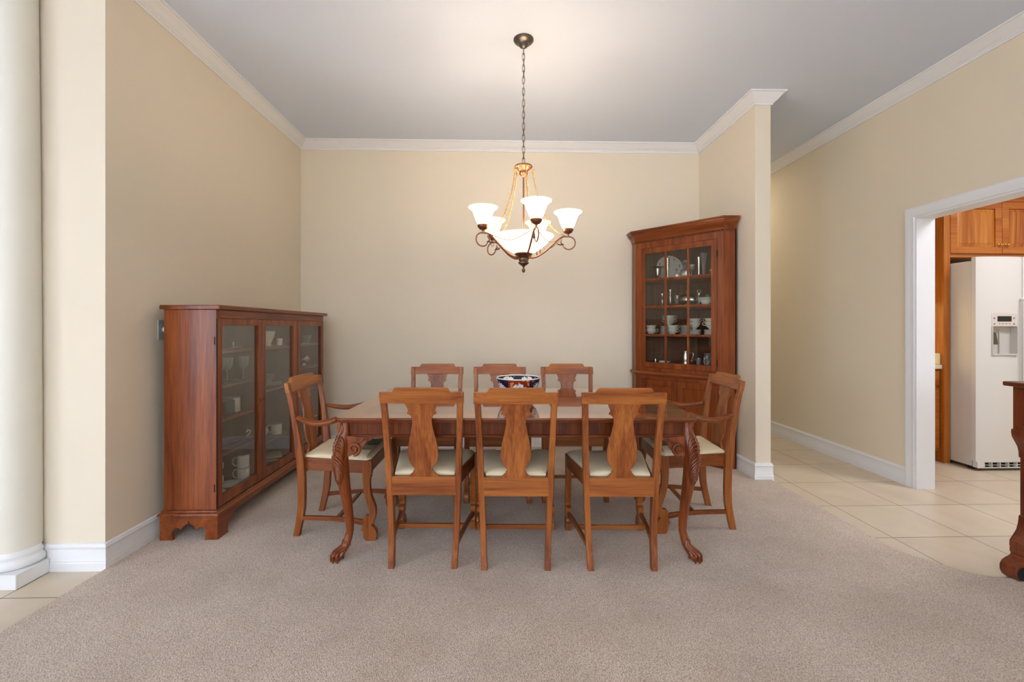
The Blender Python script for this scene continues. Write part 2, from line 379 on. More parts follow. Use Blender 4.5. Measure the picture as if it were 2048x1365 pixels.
def empty(name, loc, rz=0, label=None, cat=None, group=None):
    o = bpy.data.objects.new(name, None); o.empty_display_size = .1; COL.objects.link(o)
    o.location = loc; o.rotation_euler = (0, 0, rz)
    return tag(o, label, cat, group)
def copy_tree(o, parent=None):
    c = o.copy(); COL.objects.link(c)
    if parent is not None: c.parent = parent
    for ch in list(o.children): copy_tree(ch, c)
    return c
def struct(name, mb, mat, world_bev=0, ang=35):
    o = mb.build(name, mat, bev=world_bev, ang=ang); o['kind'] = 'structure'; return o
def lerp(pts, z):
    for (a, u), (b, v) in zip(pts, pts[1:]):
        if a <= z <= b: return u+(v-u)*(z-a)/(b-a)
    return pts[0][1] if z < pts[0][0] else pts[-1][1]
def smoothpath(pts, n=6):
    """Catmull-Rom through points"""
    P = [Vector(p) for p in pts]; out = []
    for i in range(len(P)-1):
        p0 = P[max(i-1, 0)]; p1 = P[i]; p2 = P[i+1]; p3 = P[min(i+2, len(P)-1)]
        for k in range(n):
            t = k/n
            out.append(.5*((2*p1)+(p2-p0)*t+(2*p0-5*p1+4*p2-p3)*t*t+(3*p1-p0-3*p2+p3)*t**3))
    out.append(P[-1]); return out

# ------------------------------------------------------------------ room shell
XL, YE, YB, XS0, XS1, YS, XH, XK, ZC = -2.046, 2.351, 4.603, 2.094, 2.222, 3.572, 3.235, 3.372, 3.165
struct('floor', MB().box(-6.1, 6.2, -7.6, 8.1, -.12, 0), M['tile'])
struct('ceiling', MB().box(-6.1, 6.2, -7.6, 8.1, ZC, ZC+.12), M['ceiling'])
cp = [(XL+.012, YB), (XL+.012, 2.30), (XL+.008, 1.9), (XL+.008, -6.6), (XH-.02, -6.6), (XH-.02, 2.10), (2.75, 2.112), (2.58, 2.12), (2.47, 2.138), (2.40, 2.17), (2.34, 2.235), (2.28, 2.31), (2.235, 2.365), (2.213, 2.43), (2.213, YS-.02), (XS0+.005, YS-.02), (XS0+.005, YB)]
car = struct('carpet', MB().prism(cp, 'z', 0, .012), M['carpet'])
struct('wall_left', MB().box(-2.43, XL, YE, YB+.12, 0, ZC), M['wall'])
struct('wall_back', MB().box(XL, XS0, YB, YB+.12, 0, ZC), M['wall'])
struct('wall_stub', MB().box(XS0, XS1, YS, 8.0, 0, ZC), M['wall'], .004)
D0, D1, DZ = 2.20, 3.36, 2.115       # kitchen doorway
w = MB(); w.box(XH, XK, D1, 8.0, 0, ZC); w.box(XH, XK, -7.5, D0, 0, ZC); w.box(XH, XK, D0, D1, DZ, ZC)
struct('wall_right', w, M['wall_hall'])
struct('wall_hall_end', MB().box(XS1, XH, 8.0, 8.1, 0, ZC), M['wall_hall'])
struct('wall_far_left_back', MB().box(-6.1, -2.43, 7.4, 7.5, 0, ZC), M['wall'])
# rear wall with three tall windows and left wall with two
w = MB(); xs = [-6.0]
for x in (-4.2, -1.4, 1.4):
    w.box(xs[-1], x-.9, -7.6, -7.5, 0, ZC); w.box(x-.9, x+.9, -7.6, -7.5, 0, .35); w.box(x-.9, x+.9, -7.6, -7.5, 2.95, ZC); xs.append(x+.9)
w.box(xs[-1], XH, -7.6, -7.5, 0, ZC); struct('wall_rear', w, M['wall'])
w = MB(); ys = [-7.5]
for y in (-5.4, -2.4):
    w.box(-6.1, -6.0, ys[-1], y-.95, 0, ZC); w.box(-6.1, -6.0, y-.95, y+.95, 0, .3); w.box(-6.1, -6.0, y-.95, y+.95, 2.9, ZC); ys.append(y+.95)
w.box(-6.1, -6.0, ys[-1], 7.5, 0, ZC); struct('wall_far_left', w, M['wall'])
wi = 1
for x in (-4.2, -1.4, 1.4):
    f = MB(); f.box(x-.9, x-.84, -7.62, -7.47, .35, 2.95); f.box(x+.84, x+.9, -7.62, -7.47, .35, 2.95); f.box(x-.84, x+.84, -7.62, -7.47, .35, .41); f.box(x-.84, x+.84, -7.62, -7.47, 2.89, 2.95)
    f.box(x-.02, x+.02, -7.56, -7.52, .41, 2.89); f.box(x-.84, x+.84, -7.56, -7.52, 2.2, 2.24)
    struct('window_%d' % wi, f, M['trim']); wi += 1
for y in (-5.4, -2.4):
    f = MB(); f.box(-6.12, -5.97, y-.95, y-.89, .3, 2.9); f.box(-6.12, -5.97, y+.89, y+.95, .3, 2.9); f.box(-6.12, -5.97, y-.89, y+.89, .3, .36); f.box(-6.12, -5.97, y-.89, y+.89, 2.84, 2.9)
    f.box(-6.06, -6.02, y-.02, y+.02, .36, 2.84); f.box(-6.06, -6.02, y-.89, y+.89, 2.2, 2.24)
    struct('window_%d' % wi, f, M['trim']); wi += 1
# kitchen shell
struct('wall_kitchen_back', MB().box(XK, 6.1, 4.75, 4.87, 0, ZC), M['plaster_b'])
struct('wall_kitchen_right', MB().box(6.1, 6.2, -7.6, 4.87, 0, ZC), M['plaster_b'])
struct('wall_kitchen_front', MB().box(XK, 6.1, -.1, 0, 0, ZC), M['plaster_b'])
# crown moulding and baseboard profiles (out from wall, z)
c = .086
crown = [(0, ZC-c), (.010, ZC-c), (.013, ZC-c+.012), (.020, ZC-c+.016), (.022, ZC-c+.022), (.030, ZC-c+.026), (.044, ZC-.044), (.058, ZC-.026), (.070, ZC-.018), (.074, ZC-.012), (.084, ZC-.010), (.086, ZC), (0, ZC)]
base = [(0, .0), (.0165, .0), (.0165, .040), (.0135, .046), (.0150, .052), (.012, .060), (.012, .112), (.015, .117), (.016, .124), (.011, .128), (.009, .136), (.004, .140), (0, .141)]
struct('trim_1', MB().sweep([(-2.43, YE), (XL, YE), (XL, YB), (XS0, YB), (XS0, YS), (XS1, YS), (XS1, 8.0)], crown, side=-1 if True else 1), M['trim'], ang=25)
struct('trim_2', MB().sweep([(XH, 8.0), (XH, -7.5)], crown, side=-1), M['trim'], ang=25)
struct('baseboard_left', MB().sweep([(-2.40, YE), (XL, YE), (XL, YB)], base, side=-1), M['trim'], ang=25)
struct('baseboard_back', MB().sweep([(XL+.017, YB), (XS0-.017, YB)], base, side=-1), M['trim'], ang=25)
struct('baseboard_stub', MB().sweep([(XS0, YB), (XS0, YS), (XS1, YS), (XS1, 8.0)], base, side=-1), M['trim'], ang=25)
struct('baseboard_right', MB().sweep([(XH, 8.0), (XH, D1+.062)], base, side=-1), M['trim'], ang=25)
# doorway casing + jamb
f = MB()
cas = [(0, 0), (0, .011), (.006, .014), (.012, .012), (.040, .015), (.052, .019), (.066, .020), (.074, .017), (.074, 0)]
def casing(xw, sg):
    m = MB().sweep([(D1, 0), (D1, DZ), (D0, DZ), (D0, 0)], cas, side=-1)
    for v in m.b.verts:
        y, z, h = v.co; v.co = (xw-sg*h, y, max(z, 0))
    me_ = bpy.data.meshes.new('t'); m.b.to_mesh(me_); m.b.free(); f.b.from_mesh(me_); bpy.data.meshes.remove(me_)
casing(XH, 1); casing(XK, -1)
f.prism([(D0-.001, 0), (D0+.014, 0), (D0+.014, DZ-.014), (D1-.014, DZ-.014), (D1-.014, 0), (D1+.001, 0), (D1+.001, DZ+.001), (D0-.001, DZ+.001)], 'x', XH-.005, XK+.005)
tag(struct('door_1', f, M['trim'], ang=25), 'white painted casing and jamb around the kitchen doorway')

# ------------------------------------------------------------------ column at left
col = empty('column', (-2.432, 2.297, 0), 0, 'round cream column on a square white plinth at the left edge', 'column')
MB().box(-.121, .121, -.121, .038, 0, .072).build('plinth', M['trim'], col, bev=.003)
b_ = MB()
def halflathe(mb, prof, ymax, seg=40):
    rs = []
    for r, z in prof:
        ring = []
        for i in range(seg):
            a = 2*PI*i/seg; x, y = r*math.cos(a), r*math.sin(a); ring.append((x, min(y, ymax), z))
        rs.append(ring)
    mb.rings(rs); return mb
halflathe(b_, [(.100, .072), (.109, .078), (.113, .095), (.109, .112), (.101, .118), (.101, .126), (.104, .131), (.104, .138), (.098, .146), (.0935, .156)], .036).build('base_moulding', M['trim'], col, ang=50)
halflathe(MB(), [(.0925, .156), (.0915, .5), (.089, 1.2), (.083, 2.1), (.0755, 2.95), (.0755, 3.02)], .053).build('shaft', M['column'], col, ang=50)
halflathe(MB(), [(.0755, 3.02), (.084, 3.025), (.084, 3.04), (.078, 3.05), (.078, 3.09), (.10, 3.12), (.104, 3.135), (.104, ZC)], .053).build('capital', M['trim'], col, ang=50)

# wall switch plate with dimmer knob
sw = empty('dimmer_switch', (XL, 2.745, 1.242), 0, 'metal wall plate with a round white dimmer knob behind the low cabinet', 'light switch')
MB().box(0, .006, -.045, .045, -.06, .06).build('cover_plate', M['plate'], sw, bev=.002)
MB().lathe([(.016, .006), (.018, .010), (.017, .022), (.012, .025), (.0, .026)], ax='x', seg=20).build('knob', M['china'], sw)

# ------------------------------------------------------------------ dining chairs
RAKE = [(0, -.034), (.06, -.020), (.16, 0), (.30, .006), (.45, 0), (.62, -.018), (.80, -.048), (.96, -.082)]
HWO = [(0, .178), (.42, .195), (.96, .214)]
def rail_top(u):   # u = |x|/hw
    if u < .60: return .945
    if u < .635: return .945-.004*(u-.60)/.035
    if u < .70: return .941-.020*math.sin((u-.635)/.065*PI/2)
    return .921
def make_chair(arm=False):
    k = 1.10 if arm else 1.0
    t = empty('armchair' if arm else 'dining_chair', (0, 0, 0))
    zs = [0, .05, .11, .17, .25, .35, .45, .52, .60, .70, .80, .862, .920]
    for s in (-1, 1):
        mb = MB(); rs = []
        for z in zs:
            y = lerp(RAKE, z); xo = lerp(HWO, z)*k; d = lerp([(0, .018), (.17, .021), (.45, .022), (.7, .016), (.96, .012)], z)
            xi = xo-.031
            rs.append([(s*xo, y-d, z), (s*xo, y+d, z), (s*xi, y+d, z), (s*xi, y-d, z)])
        # the top runs up behind the crest rail
        mb.rings(rs); mb.build('leg', M['ch_z'], t, bev=.003, ang=40)
    # crest rail
    mb = MB(); rs = []; hw = .2145*k
    us = [-1, -.985, -.85, -.70, -.685, -.67, -.655, -.635, -.60, -.3, 0, .3, .60, .635, .655, .67, .685, .70, .85, .985, 1]
    for u in us:
        x = u*hw; bow = .016*(1-u*u); zt = rail_top(abs(u)); zb = .862
        yb, yt = lerp(RAKE, zb)-bow, lerp(RAKE, zt)-bow; th = .0135
        if abs(u) == 1: zt -= .003
        rs.append([(x, yb-th, zb), (x, yb+th, zb), (x, yt+th*.8, zt), (x, yt-th*.8, zt)])
    mb.rings(rs); mb.build('crest_rail', M['ch_x'], t, bev=.0035, ang=40)
    # splat (vase outline)
    prof = [(0, .084), (.05, .077), (.09, .070), (.115, .070), (.13, .076), (.145, .0755), (.16, .064), (.175, .056), (.22, .050), (.28, .0505), (.36, .056), (.45, .064), (.56, .0735), (.64, .078), (.70, .0785), (.76, .0745), (.81, .067), (.85, .056), (.88, .047), (.90, .046), (.915, .0535), (.93, .052), (.945, .060), (.965, .066), (.98, .076), (1, .079)]
    rs = []; kk = 1.04 if arm else 1
    for tt, h in prof:
        z = .866-(.866-.468)*tt; y = lerp(RAKE, z)-.016*(1-.2*tt)+.012*math.sin(tt*PI*1.0)*0; th = .006
        rs.append([(-h*kk, y-th, z), (h*kk, y-th, z), (h*kk, y+th, z), (-h*kk, y+th, z)])
    MB().rings(rs).build('back_splat', M['ch_z'], t, bev=.0015, ang=25)
    # seat rails
    xb, xf, yf = .165*k, .238*k, .43
    yb = -.004
    MB().box(-xb-.004, xb+.004, -.020, .006, .372, .470).build('rear_seat_rail', M['ch_x'], t, bev=.002)
    MB().box(-xf+.03, xf-.03, yf-.026, yf-.003, .397, .470).build('front_seat_rail', M['ch_x'], t, bev=.002)
    for s in (-1, 1):
        p = [(s*(xb+.008), .018), (s*(xf-.002), yf-.03), (s*(xf-.026), yf-.03), (s*(xb-.016), .018)]
        MB().prism(p, 'z', .397, .470).build('side_seat_rail', M['ch_y'], t, bev=.002)
    # front legs: sawn scroll legs
    out = [(-.046, .470), (-.049, .395), (-.045, .319), (-.033, .253), (-.014, .196), (-.004, .160), (-.012, .150), (-.033, .150), (-.0445, .138), (-.0445, .122), (-.037, .106), (-.047, .097), (-.057, .070), (-.044, .054), (-.043, .030), (-.036, .010), (-.022, 0), (.014, 0), (.029, .010), (.034, .028), (.033, .055), (.024, .074), (.010, .088), (.003, .097), (.014, .106), (.020, .122), (.026, .145), (.029, .170), (.026, .198), (.017, .226), (.005, .255), (-.004, .300), (-.006, .340), (-.005, .366), (.002, .374), (-.001, .384), (.004, .395), (.004, .470)]
    poly = [(yf+a, z) for a, z in out]
    for s in (-1, 1):
        x0 = s*xf
        MB().prism(poly, 'x', min(x0, x0-s*.034), max(x0, x0-s*.034)).build('leg', M['ch_z'], t, bev=.0025, ang=28)
    # stretchers
    for s in (-1, 1):
        x0, x1 = s*(.172*k), s*(xf-.018)
        rs = []
        for q in (0, .25, .5, .75, .9, 1):
            x = x0+(x1-x0)*q; y = .0+(yf-.04)*q; zc = .112+.006*math.sin(q*PI)-.03*max(0, q-.75); hh = .012+.012*max(0, q-.7)
            rs.append([(x-.009, y, zc-hh), (x+.009, y, zc-hh), (x+.009, y, zc+hh), (x-.009, y, zc+hh)])
        MB().rings(rs).build('side_stretcher', M['ch_y'], t, bev=.002)
    xm = .172*k+(xf-.018-.172*k)*.55
    MB().box(-xm, xm, .205, .225, .100, .122).build('cross_stretcher', M['ch_x'], t, bev=.002)
    # slip seat
    rs = []
    def outline(ins, z):
        pts = [(-xb+.006+ins, .012+ins), (xb-.006-ins, .012+ins), (xf-.008-ins, yf-.03), (xf-.030-ins, yf-.005-ins), (-xf+.030+ins, yf-.005-ins), (-xf+.008+ins, yf-.03)]
        o = []
        for i, p in enumerate(pts):
            q = pts[(i+1) % 6]
            for j in range(4): o.append((p[0]+(q[0]-p[0])*j/4, p[1]+(q[1]-p[1])*j/4, z))
        return o
    MB().rings([outline(.004, .466), outline(0, .474), outline(.003, .484), outline(.014, .492), outline(.05, .499), outline(.11, .502)]).build('slip_seat', M['seat'], t, ang=60)
    if arm:
        for s in (-1, 1):
            pts = smoothpath([(s*.212, -.010, .715), (s*.240, .050, .698), (s*.262, .120, .690), (s*.268, .190, .700), (s*.250, .245, .716), (s*.232, .268, .716)], 5)
            rr = [.018]*len(pts)
            n = len(pts)
            for i in range(n): rr[i] = .017+.007*math.sin(PI*i/n)+(.004 if i > n-7 else 0)
            mb = MB().tube(pts, rr, 10, flat=.75)
            o = mb.build('arm_rest', M['ch_y'], t, ang=60)
            p = [(.222, .398), (.232, .393), (.262, .398), (.268, .44), (.258, .49), (.262, .54), (.285, .58), (.292, .62), (.280, .665), (.262, .70), (.232, .70), (.232, .66), (.246, .62), (.246, .585), (.226, .54), (.214, .49), (.214, .44)]
            xs_ = .2275+.002 
            mb = MB()
            mb.prism(p, 'x', 0, .022)
            for v in mb.b.verts:
                # lean outwards to meet the arm above and the seat rail below
                sh = lerp([(.39, .2285), (.49, .233), (.70, .236)], v.co.z)
                v.co.x = s*(v.co.x+sh)
            mb.build('arm_support', M['ch_z'], t, bev=.0025, ang=28)
    return t
G1 = 'side chairs around the dining table'
ch = make_chair()
first = True
R = math.radians
spots = [(-.398, 2.340, R(-1.6), 'wooden side chair nearest the left in the front row, back to the viewer'),
         (.083, 2.310, R(-1.6), 'middle wooden side chair in the front row, back to the viewer'),
         (.6285, 2.290, R(-1.6), 'wooden side chair nearest the right in the front row, back to the viewer'),
         (-.519, 3.598, R(180-1.6), 'wooden side chair at the far side of the table, nearest the glass-fronted low cabinet'),
         (-.004, 3.575, R(180-1.6), 'wooden side chair at the far side of the table, behind the painted bowl'),
         (.549, 3.570, R(180-1.6), 'wooden side chair at the far side of the table, nearest the corner cabinet')]
for x, y, a, lb in spots:
    o = ch if first else copy_tree(ch)
    first = False
    o.location = (x, y, .008); o.rotation_euler = (0, 0, a); tag(o, lb, 'chair', G1)
ac = make_chair(True); ac.location = (-1.180, 2.862, .008); ac.rotation_euler = (0, 0, R(-90.5))
tag(ac, 'wooden armchair with cream seat at the left end of the table', 'chair', 'armchairs at the ends of the table')
a2 = copy_tree(ac); a2.location = (1.413, 2.878, .008); a2.rotation_euler = (0, 0, R(87))
tag(a2, 'wooden armchair with cream seat at the right end of the table, by the corner cabinet', 'chair', 'armchairs at the ends of the table')

# ------------------------------------------------------------------ dining table
tb = empty('dining_table', (.102, 2.914, .008), R(-1.6), 'long mahogany dining table with carved claw-foot legs and a pale banded top', 'table')
HX, HY = .982, .575
def rrect(hx, hy, r, z, n=8):
    o = []
    for cx, cy, a0 in ((hx-r, hy-r, 0), (-hx+r, hy-r, 90), (-hx+r, -hy+r, 180), (hx-r, -hy+r, 270)):
        for i in range(n+1):
            a = R(a0+90*i/n); o.append((cx+r*math.cos(a), cy+r*math.sin(a), z))
    return o
MB().rings([rrect(HX-.010, HY-.010, .06, .741), rrect(HX-.004, HY-.004, .065, .743), rrect(HX-.001, HY-.001, .068, .748), rrect(HX-.005, HY-.005, .065, .751), rrect(HX, HY, .07, .757), rrect(HX, HY, .07, .762), rrect(HX-.005, HY-.005, .065, .767)]).build('top_edge', M['tb_edge'], tb, ang=50)
MB().rings([rrect(HX-.0052, HY-.0052, .065, .7661), rrect(HX-.0052, HY-.0052, .065, .7672)]).build('tabletop', M['tb_top'], tb, ang=50)
ap = MB(); ax_, ay_ = HX-.055, HY-.045
for (x0, x1, y0, y1) in ((-ax_, ax_, -ay_, -ay_+.022), (-ax_, ax_, ay_-.022, ay_), (-ax_, -ax_+.022, -ay_+.022, ay_-.022), (ax_-.022, ax_, -ay_+.022, ay_-.022)):
    ap.box(x0, x1, y0, y1, .660, .742)
ap.build('apron', M['tb_ap'], tb, bev=.001)
bd = MB()
bead = [(0, .656), (.006, .656), (.009, .660), (.009, .664), (.006, .669), (.003, .671), (0, .672)]
bd.sweep([(-ax_, -ay_), (ax_, -ay_), (ax_, ay_), (-ax_, ay_)], bead, closed=True, side=-1)
bd.build('apron_bead', M['tb_edge'], tb, ang=30)
LO = [(0, .036), (.03, .034), (.06, .010), (.094, -.008), (.145, -.022), (.20, -.020), (.29, -.008), (.375, .006), (.47, .020), (.55, .029), (.62, .022), (.67, .008), (.70, .002), (.742, 0)]
LR = [(0, .021), (.03, .024), (.06, .024), (.094, .0225), (.145, .0205), (.20, .0225), (.29, .0255), (.375, .030), (.47, .0355), (.55, .039), (.62, .038), (.67, .031), (.70, .0245), (.742, .0225)]
def leg_pt(sx, sy, z, phi, out=0.0):
    """point on the leg surface; phi measured round the leg from its outward diagonal"""
    a0 = math.atan2(sy, sx); o = lerp(LO, z); r = lerp(LR, z)+out
    cx = sx*(HX-.062)+math.cos(a0)*0+o*math.cos(a0); cy = sy*(HY-.052)+o*math.sin(a0)
    return Vector((cx+r*math.cos(a0+phi), cy+r*math.sin(a0+phi), z))
for sx in (-1, 1):
    for sy in (-1, 1):
        dg = math.copysign(PI/4, 1)
        SX, SY = sx, sy
        rs = []
        zl = [.030, .045, .06, .075, .094, .12, .145, .17, .20, .245, .29, .33, .375, .42, .47, .51, .55, .585, .62, .645, .67, .685, .70, .72, .742]
        for z in zl: rs.append([tuple(leg_pt(sx, sy, z, 2*PI*i/20)) for i in range(20)])
        lg = MB().rings(rs)
        # wing brackets under the two aprons
        X0, Y0 = sx*(HX-.062), sy*(HY-.052)
        br = [(.0, .668), (.150, .660), (.146, .648), (.128, .640), (.112, .628), (.104, .610), (.092, .592), (.072, .578), (.050, .570), (.030, .560), (0, .55)]
        lg.prism([(X0-sx*a, z) for a, z in br], 'y', Y0+sy*.018-.012, Y0+sy*.018+.012)
        lg.prism([(Y0-sy*a, z) for a, z in br], 'x', X0+sx*.018-.012, X0+sx*.018+.012)
        leg = lg.build('leg', M['tb_leg'], tb, ang=50)
        # acanthus carving: raised ribs sweeping down the knee and volutes on the brackets
        cv = MB()
        cv.tube([leg_pt(sx, sy, z, 0, .002) for z in (.735, .70, .66, .62, .58, .54, .50, .46, .43, .405)], [.003, .005, .006, .006, .006, .0055, .005, .005, .004, .001], 6)
        for sg in (-1, 1):
            for k2 in range(13):
                z0 = .655-.0175*k2; L = .085 if k2 < 8 else .085-.009*(k2-7)
                wmax = (1.35 if k2 < 6 else 1.35-.13*(k2-5))
                pts = []; rad = []
                for j in range(8):
                    q = j/7; ph = sg*(.10+wmax*(math.sin(q*PI/2)**1.3)); z = z0-L*(q**1.2)+.035*math.sin(q*PI)*(1 if k2 < 5 else .3)
                    pts.append(leg_pt(sx, sy, max(z, .40), ph, .001+.002*math.sin(q*PI))); rad.append(.0062*(.35+math.sin(PI*min(1, q*.9+.1))*.8))
                cv.tube(pts, rad, 6)
            # pointed leaf up the corner of the block
            for k2 in range(4):
                cv.tube([leg_pt(sx, sy, .672+.012*k2, sg*.15, .001), leg_pt(sx, sy, .69+.011*k2, sg*(.6-.1*k2), .002), leg_pt(sx, sy, .712+.006*k2, sg*(.75-.18*k2), .0)], [.004, .004, .001], 6)
        # volutes
        for which in (0, 1):
            pts = []; rad = []
            for j in range(30):
                q = j/29; th = -PI/2+q*2.2*2*PI*.75; rr = .034*(1-q*.85)
                u = .055+rr*math.cos(th); z = .600+rr*math.sin(th)
                if which == 0: p = Vector((X0-sx*u, Y0+sy*.034, z))
                else: p = Vector((X0+sx*.034, Y0-sy*u, z))
                pts.append(p); rad.append(.0085*(1-.6*q))
            cv.tube(pts, rad, 7)
            pts = []; rad = []
            for j in range(16):
                q = j/15; th = PI*.9-q*5.0; rr = .015*(1-q*.75); u = .118+rr*math.cos(th); z = .645+rr*math.sin(th)
                p = Vector((X0-sx*u, Y0+sy*.032, z)) if which == 0 else Vector((X0+sx*.032, Y0-sy*u, z))
                pts.append(p); rad.append(.0045*(1-.5*q))
            cv.tube(pts, rad, 6)
            for j in range(5):   # leaf ribs between the volutes
                u0 = .070+.010*j; pr_ = []
                for q in (0, .5, 1):
                    u = u0+.012*q; z = .622+.006*j+.028*q-.01*q*q
                    pr_.append(Vector((X0-sx*u, Y0+sy*.031, z)) if which == 0 else Vector((X0+sx*.031, Y0-sy*u, z)))
                cv.tube(pr_, [.002, .0045, .002], 6)
        tag(cv.build('acanthus_carving', M['tb_leg'], leg, ang=60), 'carved acanthus leaves and scrolls on the knee')
        # claw and ball foot
        a0 = math.atan2(sy, sx); ft = MB()
        bc = leg_pt(sx, sy, .024, 0, 0); cx, cy = X0+math.cos(a0)*.048, Y0+math.sin(a0)*.048
        ft.sphere((cx, cy, .023), .025, 16, .92)
        for ph in (-1.15, -.38, .38, 1.15, PI):
            d = Vector((math.cos(a0+ph), math.sin(a0+ph), 0)); an = Vector((X0+math.cos(a0)*.002, Y0+math.sin(a0)*.002, .088)); bcen = Vector((cx, cy, 0))
            pts = smoothpath([an+d*.008+Vector((0, 0, .01)), an+d*.020+Vector((0, 0, -.018)), bcen+d*.022+Vector((0, 0, .047)), bcen+d*.031+Vector((0, 0, .026)), bcen+d*.031+Vector((0, 0, .003))], 4)
            n = len(pts); ft.tube(pts, [.010-.0062*i/n+(.002 if 7 < i < 11 else 0) for i in range(n)], 8)
        ft.build('claw_foot', M['tb_leg'], leg, ang=60)

# painted bowl on the table
bo = MB().lathe([(.0, .010), (.050, .010), (.052, .0), (.060, .0), (.060, .012), (.085, .028), (.118, .062), (.136, .100), (.1445, .138), (.1465, .147), (.1455, .150), (.143, .1485), (.140, .138), (.131, .100), (.112, .066), (.080, .034), (.05, .022), (0, .020)], seg=56).build('bowl', M['imari'], ang=40)
bo.location = (.122, 2.95, .7757); tag(bo, 'large porcelain bowl painted navy, rust and white on the dining table', 'bowl')

# ------------------------------------------------------------------ chandelier
CX, CY = .156, 2.93
cd = empty('chandelier', (CX, CY, 1.62), 0, 'bronze chandelier with five lit bell shades and a glowing glass bowl over the table', 'chandelier')
Z0 = 1.62
def zz(l): return [(r, z-Z0) for r, z in l]
MB().lathe(zz([(0, ZC), (.066, ZC), (.067, ZC-.006), (.060, ZC-.016), (.044, ZC-.022), (.036, ZC-.026), (.033, ZC-.032), (.034, ZC-.036), (.026, ZC-.048), (.014, ZC-.056), (.006, ZC-.060), (0, ZC-.062)]), seg=32).build('canopy', M['pewter'], cd)
chn = MB(); n = 20; z0, z1 = 2.338, 3.108; pitch = (z1-z0)/n
for i in range(n):
    zc = z0+pitch*(i+.5); tw = (0 if i % 2 == 0 else PI/2)+.35*math.sin(i*1.7); L = pitch*.5+.0055; wd = .0085; pts = []
    for j in range(16):
        a = 2*PI*j/16; u = wd*math.cos(a); v = math.sin(a)
        zq = math.copysign(min(1, abs(v)*1.35), v)*L
        pts.append((u*math.cos(tw), u*math.sin(tw), zc+zq-Z0))
    chn.tube(pts, .0019, 6, closed=True)
chn.tube([(.003, 0, 3.11-Z0), (.004, .002, 2.95-Z0), (-.003, 0, 2.8-Z0), (.003, -.002, 2.65-Z0), (-.002, 0, 2.5-Z0), (0, 0, 2.33-Z0)], .0012, 6)
chn.build('chain', M['bronze_d'], cd)
MB().lathe(zz([(0, 2.338), (.012, 2.336), (.030, 2.330), (.056, 2.327), (.060, 2.321), (.058, 2.315), (.050, 2.312), (.040, 2.300), (.028, 2.292), (.026, 2.284), (.030, 2.279), (.026, 2.268), (.012, 2.258), (.007, 2.252), (0, 2.250)]), seg=32).build('collar', M['bronze'], cd)
MB().lathe([(.0055, 2.255-Z0), (.0055, 1.74-Z0)], seg=10).build('rod', M['bronze'], cd)
# bowl shade (double walled so it is a real thickness)
MB().lathe(zz([(.046, 1.742), (.082, 1.757), (.120, 1.781), (.155, 1.812), (.180, 1.840), (.196, 1.853), (.201, 1.859), (.199, 1.863), (.193, 1.861), (.177, 1.848), (.152, 1.820), (.117, 1.789), (.080, 1.765), (.046, 1.750)]), seg=48).build('bowl_shade', M['shade'], cd)
MB().lathe(zz([(.046, 1.752), (.058, 1.750), (.060, 1.742), (.052, 1.733), (.036, 1.727), (.030, 1.718), (.034, 1.712), (.033, 1.702), (.028, 1.692), (.036, 1.686), (.035, 1.680), (.020, 1.668), (.010, 1.662), (.0, 1.661)]), seg=32).build('hub', M['bronze_d'], cd)
MB().lathe(zz([(.0, 1.664), (.006, 1.662), (.0085, 1.656), (.005, 1.651), (.005, 1.648), (.011, 1.641), (.012, 1.634), (.008, 1.624), (0, 1.617)]), seg=16).build('finial', M['bronze_d'], cd)
ANG = [R(a) for a in (-78, -5, 66, 136, 206)]
def cyl(a, r, z, t=0): return (r*math.cos(a)-t*math.sin(a), r*math.sin(a)+t*math.cos(a), z-Z0)
